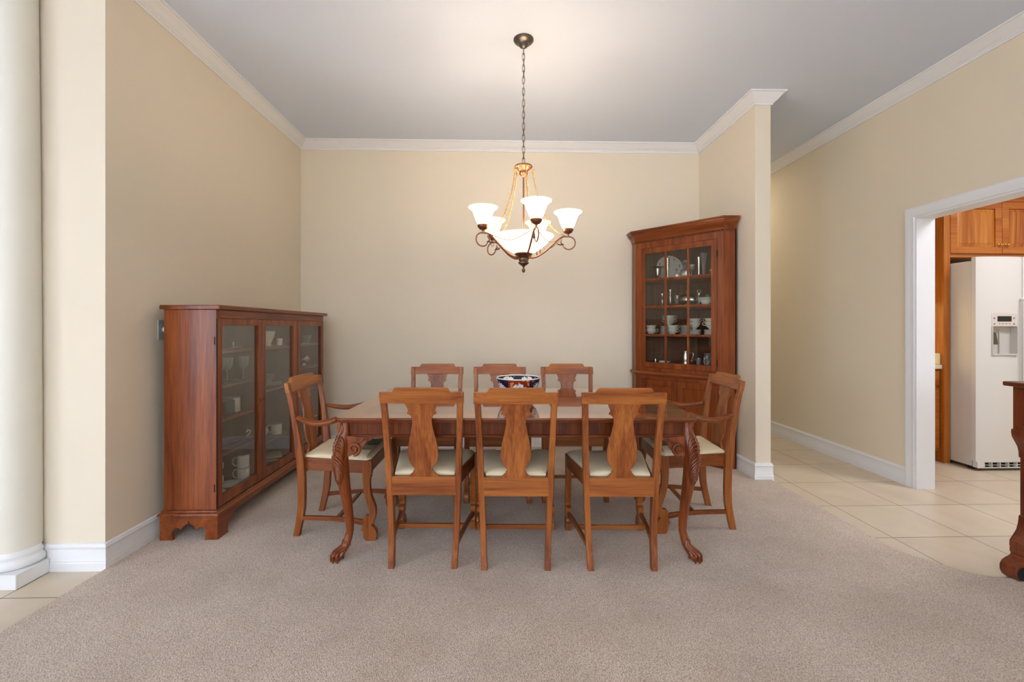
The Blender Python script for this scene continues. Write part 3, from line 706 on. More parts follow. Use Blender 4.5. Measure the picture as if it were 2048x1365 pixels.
for ai, a in enumerate(ANG):
    arm = smoothpath([cyl(a, .030, 1.722), cyl(a, .060, 1.717), cyl(a, .095, 1.727), cyl(a, .143, 1.758), cyl(a, .193, 1.802), cyl(a, .236, 1.842), cyl(a, .268, 1.856)], 5)
    ring = []
    for j in range(1, 22):
        th = PI/2+.35-j*(2*PI*.80)/21; ring.append(Vector(cyl(a, .298+.042*math.cos(th), 1.812+.042*math.sin(th))))
    pts = arm+ring; m_ = len(pts)
    rad = [.0062]*(len(arm)-4)+[.0055]*4+[.0045]*(len(ring)-4)+[.004, .0035, .003, .002]
    mb = MB().tube(pts, rad, 8)
    # curled leaf at the inner end of the scroll
    e_ = ring[-1]; L1 = [e_+Vector(cyl(a, 0, Z0)), ]
    mb.build('arm', M['bronze'], cd, ang=60)
    lf = MB(); er = .298+.042*math.cos(PI/2+.35-2*PI*.80); ez = 1.812+.042*math.sin(PI/2+.35-2*PI*.80)
    lf.tube(smoothpath([cyl(a, er+.012, ez-.012), cyl(a, er-.004, ez-.004), cyl(a, er-.010, ez+.010), cyl(a, er-.002, ez+.026)], 4), [.004, .006, .007, .008, .008, .0085, .008, .008, .007, .006, .005, .003, .001], 8, flat=.45)
    lf.tube(smoothpath([cyl(a, er+.006, ez-.008), cyl(a, er-.012, ez-.010), cyl(a, er-.030, ez-.006), cyl(a, er-.036, ez+.004)], 4), [.004, .006, .007, .008, .008, .0085, .008, .008, .007, .006, .005, .003, .001], 8, flat=.45)
    lf.build('leaf', M['bronze_d'], cd, ang=60)
    sx_, sy_ = .292*math.cos(a), .292*math.sin(a)
    MB().lathe(zz([(.0, 1.852), (.008, 1.853), (.007, 1.866), (.010, 1.872), (.024, 1.878), (.034, 1.890), (.037, 1.902), (.034, 1.906), (.0, 1.906)]), (sx_, sy_, 0), 24).build('shade_cup', M['bronze'], cd)
    MB().lathe(zz([(.030, 1.904), (.036, 1.912), (.048, 1.938), (.059, 1.968), (.067, 1.990), (.080, 2.005), (.0925, 2.012), (.0935, 2.016), (.088, 2.017), (.076, 2.009), (.063, 1.992), (.055, 1.968), (.044, 1.938), (.032, 1.914)]), (sx_, sy_, 0), 32).build('lamp_shade', M['shade'], cd)
    MB().sphere((sx_, sy_, 1.955-Z0), .020, 12, 1.2).build('light_bulb', M['bulb'], cd)
    # twisted rope chain from the collar to the arm
    base_ = smoothpath([cyl(a, .060, 2.300), cyl(a, .066, 2.262), cyl(a, .078, 2.190), (cyl(a, .110, 2.070)), cyl(a, .155, 1.965), cyl(a, .205, 1.900), cyl(a, .262, 1.862)], 22)
    rp = MB()
    for s_ in (0, PI):
        tt = []
        for i, p in enumerate(base_):
            ph = i*.62+s_; tt.append((p.x+.0022*math.cos(ph), p.y+.0022*math.sin(ph), p.z+.0018*math.sin(ph)))
        rp.tube(tt, .0021, 5)
    rp.tube([cyl(a, .046, 2.306), cyl(a, .058, 2.296), cyl(a, .066, 2.288), cyl(a, .072, 2.294), cyl(a, .070, 2.304)], .0025, 6)
    rp.tube([cyl(a, .060, 2.296), cyl(a, .054, 2.284), cyl(a, .060, 2.272), cyl(a, .066, 2.28)], .0022, 6)
    rp.build('rope_chain', M['gold'], cd, ang=60)
    b2 = ANG[(ai+1) % 5]+(2*PI if ai == 4 else 0)
    pts = []
    for j in range(13):
        q = j/12; th = a+(b2-a)*q; rr = .262-.052*math.sin(PI*q); pts.append((rr*math.cos(th), rr*math.sin(th), 1.858-.060*math.sin(PI*q)-Z0))
    MB().tube(pts, .0022, 6).build('swag_wire', M['bronze_d'], cd, ang=60)
    l = bpy.data.lights.new('chandelier_bulb_light', 'POINT'); l.energy = 3.3; l.color = hexc('#ffebd2')[:3]; l.shadow_soft_size = .025
    lo = bpy.data.objects.new('chandelier_bulb_light', l); COL.objects.link(lo); lo.parent = cd; lo.location = (sx_, sy_, 2.0-Z0)
l = bpy.data.lights.new('chandelier_bowl_light', 'POINT'); l.energy = 3.5; l.color = hexc('#ffebd2')[:3]; l.shadow_soft_size = .05
lo = bpy.data.objects.new('chandelier_bowl_light', l); COL.objects.link(lo); lo.parent = cd; lo.location = (.04, 0, 1.84-Z0)

# ------------------------------------------------------------------ low glass-fronted cabinet (left wall)
FX, BX, Y0, Y1 = -1.672, -1.975, 2.655, 4.235
cb = empty('china_cabinet', (-1.82, 3.445, .008), 0, 'low three-door glass cabinet in red-brown wood along the left wall', 'cabinet')
def wb(mb, name, mat, par=cb, **k): return mb.build(name, mat, par, world=True, **k)
wb(MB().prism([(BX-.014, Y0-.018), (FX+.026, Y0-.018), (FX+.032, Y0-.012), (FX+.032, Y1+.02), (BX-.014, Y1+.02)], 'z', 1.362, 1.388), 'top', M['cb_y'], bev=.004)
for y in (Y0, Y1-.022):
    wb(MB().box(BX, FX, y, y+.022, .15, 1.362), 'side_panel', M['cb_z'], bev=.002)
wb(MB().box(BX, BX+.008, Y0+.022, Y1-.022, .18, 1.362), 'back_panel', M['cb_in'])
wb(MB().box(BX+.008, FX-.012, Y0+.022, Y1-.022, .195, .215), 'bottom_board', M['cb_y'])
wb(MB().box(FX-.020, FX+.004, Y0+.0225, Y1-.0225, 1.312, 1.361), 'front_rail', M['cb_y'], bev=.001)
for y in (3.128, 3.672):
    wb(MB().box(BX+.008, FX-.026, y, y+.018, .215, 1.361), 'divider', M['cb_in'])
for y0_, y1_, zs in ((Y0+.022, 3.128, (1.112, .899, .689, .477)), (3.146, 3.672, (1.108, .797, .422)), (3.690, Y1-.022, (1.108, .905, .70, .44))):
    for z in zs: wb(MB().box(BX+.008, FX-.030, y0_, y1_, z-.016, z), 'shelf', M['cb_y'], bev=.001)
# bracket base: plinth moulding and scalloped boards
bs = MB(); 
bp = [(0, .150), (.024, .150), (.024, .160), (.020, .166), (.012, .170), (.010, .178), (.004, .182), (0, .182)]
bs.sweep([(BX-.0, Y1), (BX, Y0), (FX, Y0), (FX, Y1)], bp, side=-1)
def bracket(L):
    """scalloped skirt outline from 0 to L in u, with cyma cut-outs"""
    a = .090
    return a
sc = [(0, 0), (.082, 0), (.077, .022), (.073, .050), (.076, .068), (.088, .084), (.104, .086), (.118, .078), (.127, .068), (.132, .074), (.140, .090), (.154, .101), (.166, .106), (.170, .110), (.1735, .124)]
Ls = FX-BX+.030
def side_board():
    half = [(u*Ls/2/.1735, z) for u, z in sc]
    full = half+[(Ls-u, z) for u, z in half[::-1][1:]]
    return full
pl = [(BX-.010+u, z) for u, z in side_board()]+[(BX-.010+Ls, .152), (BX-.010, .152)]
bs.prism(pl, 'y', Y0-.020, Y0)
# front board with feet at both ends
Lf = Y1-Y0+.020
ft = [(0, 0), (.105, 0), (.098, .03), (.100, .05), (.112, .066), (.128, .070), (.140, .082), (.150, .110), (.19, .120)]
pf = [(Y0-.0195+u, z) for u, z in ft]+[(Y0-.0195+Lf-u, z) for u, z in ft[::-1]]+[(Y0-.0195+Lf, .152), (Y0-.0195, .152)]
bs.prism(pf, 'x', FX, FX+.0205)
bs.box(BX-.010, FX, Y1, Y1+.010, 0, .152)
wb(bs, 'bracket_base', M['cb_y'], bev=.002)
def glass_door(y0, y1, stileL, stileR, hinge_at):
    z0, z1 = .190, 1.310; x0, x1 = FX-.018, FX+.004
    d = MB(); d.box(x0, x1, y0, y0+stileL, z0, z1); d.box(x0, x1, y1-stileR, y1, z0, z1)
    d.box(x0, x1, y0+stileL, y1-stileR, z0, z0+.058); d.box(x0, x1, y0+stileL, y1-stileR, z1-.042, z1)
    dd = wb(d, 'door', M['cb_z'], bev=.0015)
    wb(MB().box(x0+.006, x0+.009, y0+stileL-.003, y1-stileR+.003, z0+.055, z1-.039), 'glass_pane', M['glass'], cb).parent = dd
    ky = y1-.020 if hinge_at == 'near' else y0+.020
    k_ = wb(MB().box(x1-.001, x1+.0015, ky-.004, ky+.004, .735, .762), 'keyhole', M['hinge'], cb, bev=.001); k_.parent = dd
    return dd
glass_door(Y0+.006, 3.150, .046, .042, 'near')
glass_door(3.154, 3.668, .046, .046, 'far')
glass_door(3.704, Y1-.006, .044, .046, 'near')
wb(MB().box(FX-.018, FX+.001, 3.6695, 3.7025, .190, 1.311), 'centre_post', M['cb_z'])
for z in (1.155, .285):
    wb(MB().box(FX-.012, FX-.0075, Y0-.0025, Y0+.001, z, z+.045), 'hinge', M['hinge'])
wb(MB().box(FX-.001, FX+.0065, Y0+.004, Y0+.006, .19, 1.31), 'door_edge', M['hinge'])

# ---- things on its shelves
def P(name, mb, mat, loc, label, cat, group=None, rz=0, ang=45):
    o = mb.build(name, mat, ang=ang); o.location = loc; o.rotation_euler = (0, 0, rz); return tag(o, label, cat, group)
def wineglass(r=.036, h=.150):
    return MB().lathe([(0, 0), (.030, 0), (.030, .002), (.008, .005), (.004, .010), (.004, .060), (.007, .068), (r*.62, .080), (r*.85, .10), (r, h), (r-.0015, h), (r*.80, .102), (r*.55, .084), (0, .078)], seg=18)
def mugthing(loc, label, group, rz=0, r=.037, h=.088):
    t_ = empty('mug', loc, rz, label, 'mug', group)
    MB().lathe([(0, 0), (r-.002, 0), (r, .003), (r, h-.004)], seg=24).lathe([(r, h-.004), (r+.0004, h), (r-.003, h), (r-.003, .006), (0, .006)], seg=24).build('body', M['china'], t_, ang=60)
    MB().lathe([(r+.0006, h-.006), (r+.0006, h+.0003), (r-.0032, h+.0003), (r-.0032, h-.006)], seg=24).build('rim_band', M['chinaband'], t_)
    MB().tube([(r*.96, 0, h*.82), (r+.016, 0, h*.84), (r+.026, 0, h*.62), (r+.024, 0, h*.36), (r+.010, 0, h*.2), (r*.96, 0, h*.22)], .0042, 8).build('handle', M['china'], t_, ang=60)
    mk = MB(); a = R(-115)
    for da, dz, q in ((0, 0, .006), (.18, .006, .004), (-.18, -.004, .004), (.3, -.002, .003)):
        mk.sphere(((r)*math.cos(a+da), (r)*math.sin(a+da), h*.5+dz), q, 8, .5)
    mk.build('sprig_print', M['chinamark'], t_)
    return t_
OY = .008
GW = 'stemmed crystal glasses in the low cabinet'
wl = [(-1.80, 2.735, 'crystal wine glass nearest the hinge side on the second shelf of the low cabinet'),
      (-1.875, 2.80, 'crystal wine glass at the back left of the second shelf in the low cabinet'),
      (-1.765, 2.83, 'crystal wine glass in the front row, second from the hinge side, low cabinet'),
      (-1.855, 2.90, 'crystal wine glass in the middle of the cluster, low cabinet second shelf'),
      (-1.775, 2.93, 'crystal wine glass in front of the cluster, just left of the lone one'),
      (-1.738, 3.045, 'lone crystal wine glass standing right of the cluster, low cabinet')]
for x, y, lb in wl: P('wine_glass', wineglass(), M['crystal'], (x, y, .899+OY), lb, 'glass', GW)
# top shelf
P('crystal_ornament', MB().lathe([(0, 0), (.018, 0), (.020, .006), (.012, .014), (.016, .028), (.006, .034), (.012, .046), (.015, .056), (.005, .066), (.007, .072), (0, .078)], seg=12), M['crystal'], (-1.760, 2.80, 1.112+OY), 'small faceted crystal ornament at the left end of the low cabinet top shelf', 'ornament')
P('covered_dish', MB().lathe([(0, 0), (.050, 0), (.062, .006), (.062, .009), (.045, .014), (.020, .018), (.005, .021), (.003, .032), (.006, .038), (0, .044)], seg=24), M['silver'], (-1.760, 2.97, 1.112+OY), 'low silver dish with a finial lid on the low cabinet top shelf', 'dish')
# third shelf
t_ = empty('glass_jar', (-1.762, 2.862, .689+OY), 0, 'square smoky glass jar on the third shelf of the low cabinet', 'jar')
MB().box(-.050, .050, -.050, .050, 0, .092).build('body', M['smoke'], t_, bev=.006)
MB().box(-.044, .044, -.044, .044, .093, .100).sphere((0, 0, .112), .014, 12).build('lid', M['crystal'], t_, bev=.002)
mugthing((-1.775, 2.985, .689+OY), 'wide white china mug beside the smoky jar in the low cabinet', 'white mugs in the low cabinet', R(150), .045, .098)
# fourth shelf
tr_ = empty('silver_basket', (-1.785, 2.90, .477+OY), R(60), 'silver boat-shaped basket with curled handles on the fourth shelf', 'basket')
mb = MB(); rs = []
for q, z in ((.2, 0), (.55, .004), (.85, .018), (1, .034), (.97, .034), (.82, .021), (.5, .008), (.15, .005)):
    rs.append([(q*.150*math.cos(2*PI*i/28), q*.060*math.sin(2*PI*i/28), z+.010*abs(math.cos(2*PI*i/28))*q) for i in range(28)])
mb.rings(rs).build('dish', M['silver'], tr_)
for s in (-1, 1):
    MB().tube(smoothpath([(s*.145, -.01, .040), (s*.168, -.006, .052), (s*.178, 0, .068), (s*.162, .004, .075), (s*.155, .003, .062)], 4), .003, 6).build('handle', M['silver'], tr_)
P('relish_dish', MB().lathe([(0, 0), (.045, 0), (.060, .010), (.058, .011), (.042, .004), (0, .003)], seg=20), M['crystal'], (-1.745, 2.78, .477+OY), 'shallow crystal dish in front of the silver basket', 'dish')
# bottom
GM = 'white mugs in the low cabinet'
mugthing((-1.735, 3.045, .215+OY), 'lower white sprigged mug of the right-hand stack, bottom of the low cabinet', GM, R(200))
mugthing((-1.737, 3.043, .303+OY), 'upper white sprigged mug of the right-hand stack, bottom of the low cabinet', GM, R(225))
mugthing((-1.835, 2.88, .215+OY), 'lower white sprigged mug of the left-hand stack behind the bowl, low cabinet', GM, R(60))
mugthing((-1.835, 2.88, .303+OY), 'upper white sprigged mug of the left-hand stack behind the bowl, low cabinet', GM, R(60))
def plate(r, h=.012): return MB().lathe([(0, 0), (r*.6, 0), (r*.68, .003), (r, h), (r, h+.002), (r*.66, .006), (r*.58, .004), (0, .004)], seg=40)
def printed(name, mb, loc, label, cat, r, group=None, rz=0, rx=0, n=9, zf=.010, rr=.82):
    t_ = empty(name, loc, rz, label, cat, group); t_.rotation_euler = (rx, 0, rz)
    mb.build('body', M['china'], t_, ang=60)
    mk = MB()
    for k in range(n):
        a = 2*PI*k/n+.3
        for da, dr, s in ((0, 0, .006), (.10, .006, .004), (-.09, -.007, .0045)):
            mk.sphere((r*rr*math.cos(a+da)+dr, r*rr*math.sin(a+da), zf), s*(r/.11), 8, .22)
    mk.build('sprig_print', M['chinamark'], t_)
    return t_
printed('plate', plate(.078), (-1.758, 2.93, .217+OY), 'sprigged white plate lying at the bottom of the low cabinet beside the mugs', 'plate', .078)
P('cereal_bowl', MB().lathe([(0, 0), (.024, 0), (.026, .006), (.050, .028), (.060, .046), (.057, .046), (.046, .030), (.02, .010), (0, .009)], seg=30), M['china'], (-1.765, 2.775, .231+OY), 'white china bowl at the bottom of the low cabinet, nearest the hinges', 'bowl')
P('saucer', plate(.066), M['china'], (-1.765, 2.775, .2165+OY), 'white saucer under the bowl at the bottom of the low cabinet', 'saucer')
# middle section
P('pressed_vase', MB().lathe([(0, 0), (.026, 0), (.022, .010), (.030, .03), (.044, .065), (.054, .110), (.050, .110), (.040, .066), (.024, .030), (0, .02)], seg=14), M['china'], (-1.775, 3.43, 1.108+OY), 'fluted cream vase at the top of the middle cabinet section', 'vase', ang=10)
P('beaker', MB().lathe([(0, 0), (.020, 0), (.023, .052), (.021, .052), (.019, .006), (0, .006)], seg=20), M['china'], (-1.730, 3.52, 1.108+OY), 'small white beaker right of the fluted cream vase', 'cup')
for k in range(4):
    lbs = ['bottom', 'second', 'third', 'top']
    P('side_plate', plate(.080-.003*k, .009), M['silver' if k in (1, 3) else 'china'], (-1.790, 3.50, .797+OY+.0062*k+.001), '%s plate of the short stack under the small bowl, middle cabinet section' % lbs[k], 'plate', 'plates stacked in the middle cabinet section')
P('sauce_bowl', MB().lathe([(0, 0), (.022, 0), (.020, .008), (.034, .026), (.046, .050), (.043, .050), (.031, .028), (0, .012)], seg=24), M['crystal'], (-1.795, 3.49, .832+OY), 'small cut glass bowl standing on the short stack of plates', 'bowl')
mugthing((-1.730, 3.475, .422+OY), 'white sprigged mug on the lower shelf of the middle cabinet section', GM, R(200), .038, .084)
P('round_pot', MB().lathe([(0, 0), (.030, 0), (.045, .02), (.048, .04), (.036, .062), (.010, .070), (.008, .078), (0, .082)], seg=24), M['china'], (-1.815, 3.42, .422+OY), 'rounded white sugar pot behind the mug, middle cabinet section', 'pot')
for k in range(4):
    o = MB().box(-.085+.002*k, .085-.003*k, -.06, .06, 0, .011).build('book', plain('book_cover_%d' % k, ['#c9b89c', '#8a6a4c', '#d8cdb8', '#a98a60'][k], .6), bev=.001)
    o.location = (-1.795, 3.50, .216+OY+.0115*k); o.rotation_euler = (0, 0, R(20+4*k))
    tag(o, '%s flat booklet of the little pile at the bottom of the middle cabinet section' % ['lowest', 'second lowest', 'second highest', 'topmost'][k], 'book', 'booklets piled in the low cabinet')
P('silver_tray', MB().lathe([(0, 0), (.055, 0), (.072, .007), (.070, .009), (.052, .003), (0, .002)], seg=30), M['silver'], (-1.765, 3.31, .216+OY), 'small round silver tray left of the booklets in the low cabinet', 'tray')
# right section
P('cut_glass_bowl', MB().lathe([(0, 0), (.022, 0), (.020, .012), (.030, .022), (.040, .045), (.044, .070), (.041, .070), (.035, .045), (0, .018)], seg=14), M['crystal'], (-1.740, 4.03, 1.108+OY), 'footed cut glass bowl on the top shelf of the right cabinet section', 'bowl', ang=10)
tu = empty('tureen', (-1.765, 4.03, .905+OY), 0, 'ribbed silver covered pot on the second shelf of the right cabinet section', 'pot')
MB().lathe([(0, 0), (.032, 0), (.020, .012), (.034, .025), (.050, .045), (.054, .058), (.050, .062)], seg=24).build('body', M['silver'], tu)
MB().lathe([(.050, .062), (.053, .065), (.040, .085), (.015, .098), (.005, .101), (.007, .110), (0, .115)], seg=24).build('lid', M['silver'], tu)
P('candy_dish', MB().lathe([(0, 0), (.030, 0), (.050, .020), (.056, .032), (.053, .032), (.046, .020), (0, .006)], seg=20), M['crystal'], (-1.755, 4.02, .70+OY), 'shallow crystal dish on the third shelf of the right cabinet section', 'dish')

# ------------------------------------------------------------------ corner cabinet
A = (1.378, 4.463); FA = math.atan2(3.823-4.463, 1.955-1.378); FL = math.hypot(1.955-1.378, 3.823-4.463)
cc = empty('corner_cabinet', (A[0], A[1], .008), FA, 'tall corner china cabinet with a twelve-pane glass door', 'cabinet')
ux, uy = math.cos(FA), math.sin(FA); nx, ny = -uy, ux
def toloc(X, Y):
    dx, dy = X-A[0], Y-A[1]; return (dx*ux+dy*uy, dx*nx+dy*ny)
c1, c2, c3 = toloc(1.378, 4.578), toloc(2.070, 4.578), toloc(2.070, 3.823)
foot = [(0, 0), (FL, 0), c3, c2, c1]
Mx, Mz, My = M['cb_x'], M['cb_z'], M['cb_y']
# side returns and backs
def slab(p, q, th, z0, z1):
    p, q = Vector(p), Vector(q); d = (q-p).normalized(); n_ = Vector((-d.y, d.x))*th
    return [tuple(p), tuple(q), tuple(q+n_), tuple(p+n_)]
def slabmb(p, q, th, z0, z1): return MB().prism(slab(p, q, th, z0, z1), 'z', z0, z1)
slabmb(c1, (0, 0), .016, .0, 2.13).build('side_panel', Mz, cc)
slabmb((FL, 0), c3, .016, .0, 2.13).build('side_panel', Mz, cc)
slabmb(c2, c1, .008, .0, 2.13).build('back_panel', M['cb_in'], cc)
slabmb(c3, c2, .008, .0, 2.13).build('back_panel', M['cb_in'], cc)
inner = [(.012, .020), (FL-.012, .020), (c3[0]-.0, c3[1]+.0), c2, (c1[0]+.0, c1[1])]
ctr = Vector((sum(p[0] for p in inner)/5, sum(p[1] for p in inner)/5))
inner = [tuple(Vector(p)+(ctr-Vector(p)).normalized()*.016) for p in inner]
for nm, z in (('bottom_board', .07), ('bottom_board', .90)):
    MB().prism(inner, 'z', z-.018, z).build(nm, Mx, cc)
for z in (1.165, 1.442, 1.712):
    MB().prism(inner, 'z', z-.014, z).build('shelf', M['cb_x'], cc)
MB().prism(inner, 'z', 2.09, 2.11).build('top_board', Mx, cc)
# face frame: upper
fr = MB(); fr.box(0, .062, 0, .020, .81, 2.115); fr.box(.809, FL, 0, .020, .81, 2.115); fr.box(.062, .809, 0, .020, 2.033, 2.115); fr.box(.062, .809, 0, .020, .81, .848)
fr.build('face_frame', Mz, cc, bev=.001)
fr = MB(); fr.box(0, .062, 0, .020, 0, .768); fr.box(.809, FL, 0, .020, 0, .768); fr.box(.062, .809, 0, .020, .735, .768); fr.box(.062, .809, 0, .020, 0, .085)
fr.build('face_frame', Mz, cc, bev=.001)
wm = [(0, .768), (.006, .768), (.010, .776), (.020, .782), (.024, .790), (.024, .798), (.018, .806), (.008, .810), (0, .812)]
pth = [c1, (0, 0), (FL, 0), c3]
MB().sweep(pth, wm, side=-1).build('waist_moulding', Mx, cc, ang=30)
cn = [(0, 2.112), (.006, 2.112), (.008, 2.124), (.012, 2.130), (.014, 2.140), (.022, 2.152), (.034, 2.166), (.042, 2.172), (.044, 2.180), (.050, 2.186), (.052, 2.196), (.060, 2.200), (.060, 2.214), (0, 2.214)]
MB().sweep(pth, cn, side=-1).build('cornice', Mx, cc, ang=25)
dn = MB(); x = .006
while x < FL-.006:
    dn.box(x, x+.008, -.006, .001, 2.096, 2.110); x += .0145
for (p, q) in ((Vector((0, 0)), Vector(c1)), (Vector((FL, 0)), Vector(c3))):
    d = (q-p).normalized(); L_ = (q-p).length; n_ = Vector((d.y, -d.x)); 
    if n_.dot(Vector((p.x-FL/2, -1))) < 0: n_ = -n_
    s_ = .006
    while s_ < L_-.008:
        a_, b2_ = p+d*s_, p+d*(s_+.008); dn.prism([tuple(a_), tuple(b2_), tuple(b2_+n_*.006), tuple(a_+n_*.006)], 'z', 2.096, 2.110); s_ += .0145
dn.build('dentil_strip', Mx, cc)
bk = MB().box(.0, FL, -.0012, 0, 2.094, 2.112).build('dentil_ground', M['hinge'], cc)
# upper glazed door
gd = MB(); z0, z1 = .850, 2.031; gx0, gx1, gz0, gz1 = .106, .757, .902, 1.977
gd.box(.064, gx0, -.003, .016, z0, z1); gd.box(gx1, .807, -.003, .016, z0, z1); gd.box(gx0, gx1, -.003, .016, z0, gz0); gd.box(gx0, gx1, -.003, .016, gz1, z1)
gdo = gd.build('door', Mz, cc, bev=.0015)
mt = MB()
for xb_ in (.323, .545): mt.box(xb_-.010, xb_+.010, -.001, .013, gz0, gz1)
for zb in (1.170, 1.447, 1.717):
    for xa, xb_ in ((gx0, .313), (.333, .535), (.555, gx1)): mt.box(xa, xb_, -.001, .013, zb-.010, zb+.010)
mt.build('muntin_bars', Mz, gdo, bev=.002)
for i, (xa, xb_) in enumerate(((gx0, .323), (.323, .545), (.545, gx1))):
    for j, (za, zb) in enumerate(((gz0, 1.170), (1.170, 1.447), (1.447, 1.717), (1.717, gz1))):
        MB().box(xa, xb_, .006, .008, za, zb).build('glass_pane', M['glass_c'], gdo)
MB().box(.078, .084, -.0045, -.002, 1.42, 1.445).build('keyhole', M['hinge'], gdo, bev=.001)
for z in (.93, 1.90): MB().lathe([(.004, z-.03), (.004, z+.03)], (.808, -.004, 0), 8).build('hinge', M['hinge'], gdo)
# lower panelled doors
for (xa, xb_) in ((.064, .434), (.437, .807)):
    d = MB(); z0, z1 = .087, .733; st = .052
    d.box(xa, xa+st, -.003, .016, z0, z1); d.box(xb_-st, xb_, -.003, .016, z0, z1); d.box(xa+st, xb_-st, -.003, .016, z0, z0+.07); d.box(xa+st, xb_-st, -.003, .016, z1-.058, z1)
    do = d.build('door', Mz, cc, bev=.0015)
    MB().box(xa+st-.004, xb_-st+.004, .005, .012, z0+.066, z1-.054).build('panel', Mz, do)
MB().sphere((.418, -.012, .43), .010, 12).build('knob', M['hinge'], cc)
# ---- china inside; positions in the cabinet's own frame turned to world
def cw_(x, y, z): return (A[0]+ux*x+nx*y, A[1]+uy*x+ny*y, z+.008)
Zs = {4: 1.712, 3: 1.442, 2: 1.165, 1: .90}
def C(name, mb, mat, x, y, sh, label, cat, group=None, dz=0, ang=45, rz=0):
    return P(name, mb, mat, cw_(x, y, Zs[sh]+dz), label, cat, group, FA+rz, ang)
# top shelf
C('silver_compote', MB().lathe([(0, 0), (.026, 0), (.026, .003), (.008, .010), (.007, .028), (.018, .040), (.026, .065), (.028, .100), (.034, .128), (.072, .140), (.075, .142), (.070, .143), (.028, .124), (.023, .09), (0, .05)], seg=28), M['silver'], .175, .13, 4, 'silver goblet with a wide flat rim at the left of the top shelf', 'goblet')
pt = printed('serving_plate', plate(.140, .016), (1.752, 4.535, 1.720+.137), 'large sprigged dinner platter standing upright at the back of the top shelf', 'plate', .140, rz=0, rx=R(80), n=8, zf=.012, rr=.80)
C('bud_vase', MB().lathe([(0, 0), (.020, 0), (.019, .005), (.006, .014), (.006, .03), (.013, .13), (.019, .215), (.017, .215), (.010, .13), (0, .04)], seg=20), M['silver'], .290, .11, 4, 'tall slim silver vase in front of the platter', 'vase')
dc = empty('decanter', cw_(.44, .17, Zs[4]), FA, 'cut crystal decanter with a broad stopper on the top shelf', 'decanter')
MB().lathe([(0, 0), (.045, 0), (.050, .008), (.050, .075), (.042, .095), (.016, .112), (.013, .135), (.022, .142), (0, .142)], seg=10).build('body', M['crystal'], dc, ang=10)
MB().lathe([(0, .143), (.010, .143), (.012, .152), (.030, .162), (.032, .180), (.018, .192), (0, .195)], seg=10).build('stopper', M['crystal'], dc, ang=10)
C('cruet', MB().lathe([(0, 0), (.022, 0), (.026, .010), (.026, .050), (.010, .066), (.008, .085), (.014, .09), (.012, .100), (0, .105)], seg=10), M['crystal'], .385, .10, 4, 'small crystal cruet left of the decanter', 'cruet', ang=10)
C('crystal_goblet', wineglass(.030, .130), M['crystal'], .525, .12, 4, 'small crystal goblet right of the decanter', 'glass')
C('trumpet_vase', MB().lathe([(0, 0), (.018, 0), (.017, .005), (.008, .010), (.010, .06), (.014, .14), (.020, .195), (.018, .195), (.010, .12), (0, .03)], seg=20), M['silver'], .590, .13, 4, 'straight silver trumpet vase near the right of the top shelf', 'vase')
C('flute_vase', MB().lathe([(0, 0), (.024, 0), (.012, .010), (.014, .05), (.022, .14), (.040, .225), (.037, .225), (.018, .13), (0, .02)], seg=10), M['crystal'], .640, .12, 4, 'tall flared crystal vase beside the silver trumpet vase', 'vase', ang=10)
# second shelf
C('leaf_dish', MB().lathe([(0, 0), (.030, 0), (.056, .018), (.054, .020), (.028, .004), (0, .003)], seg=12), M['crystal'], .150, .13, 3, 'shallow crystal dish at the left of the second shelf', 'dish')
def candlestick(h): return MB().lathe([(0, 0), (.026, 0), (.027, .004), (.012, .012), (.008, .02), (.012, .03), (.007, .038), (.009, h*.5), (.012, h*.6), (.006, h*.66), (.010, h*.8), (.014, h*.9), (.013, h), (0, h)], seg=18)
C('candlestick', candlestick(.142), M['silver'], .228, .12, 3, 'shorter silver candlestick on the second shelf', 'candlestick', 'silver candlesticks in the corner cabinet')
C('candlestick', candlestick(.178), M['silver'], .312, .12, 3, 'taller silver candlestick on the second shelf', 'candlestick', 'silver candlesticks in the corner cabinet')
C('crystal_tumbler', MB().lathe([(0, 0), (.024, 0), (.034, .09), (.032, .09), (.022, .006), (0, .006)], seg=18), M['crystal'], .345, .20, 3, 'plain crystal tumbler behind the taller candlestick', 'glass', dz=.03)
sv = empty('silver_tureen', cw_(.468, .15, Zs[3]), FA, 'big oval silver tureen with lid and ring handles on the second shelf', 'tureen')
def oval(prof, k=.62, seg=32, flu=0):
    return [[(r*math.cos(2*PI*i/seg)*(1+flu*math.cos(16*PI*i/seg)), k*r*math.sin(2*PI*i/seg), z) for i in range(seg)] for r, z in prof]
MB().rings(oval([(.05, 0), (.052, .004), (.030, .014), (.060, .026), (.092, .046), (.100, .070), (.094, .084), (.097, .088)])).build('body', M['silver'], sv)
MB().rings(oval([(.094, .088), (.092, .094), (.070, .112), (.035, .124), (.012, .130), (.010, .140), (.016, .150), (.010, .162), (.001, .166)])).build('lid', M['silver'], sv)
for s in (-1, 1): MB().tube([(s*.092, 0, .078), (s*.110, 0, .092), (s*.122, 0, .080), (s*.116, 0, .062), (s*.094, 0, .056)], .0035, 7).build('handle', M['silver'], sv)
ew = C('tall_ewer', MB().lathe([(0, 0), (.03, 0), (.02, .012), (.036, .04), (.034, .08), (.014, .11), (.016, .135), (0, .135)], seg=20), M['silver'], .545, .24, 3, 'small silver ewer with an upright ring handle, behind the tureen', 'ewer')
MB().tube([(.017*math.cos(2*PI*i/18), 0, .150+.019*math.sin(2*PI*i/18)) for i in range(18)], .003, 6, closed=True).build('handle', M['silver'], ew)
gb = empty('gravy_boat', cw_(.660, .12, Zs[3]), FA, 'pale green and white gravy boat at the right of the second shelf', 'gravy boat')
MB().rings(oval([(.026, 0), (.028, .004), (.024, .012), (.040, .030), (.054, .055), (.060, .082)], .7)).build('body', M['china'], gb)
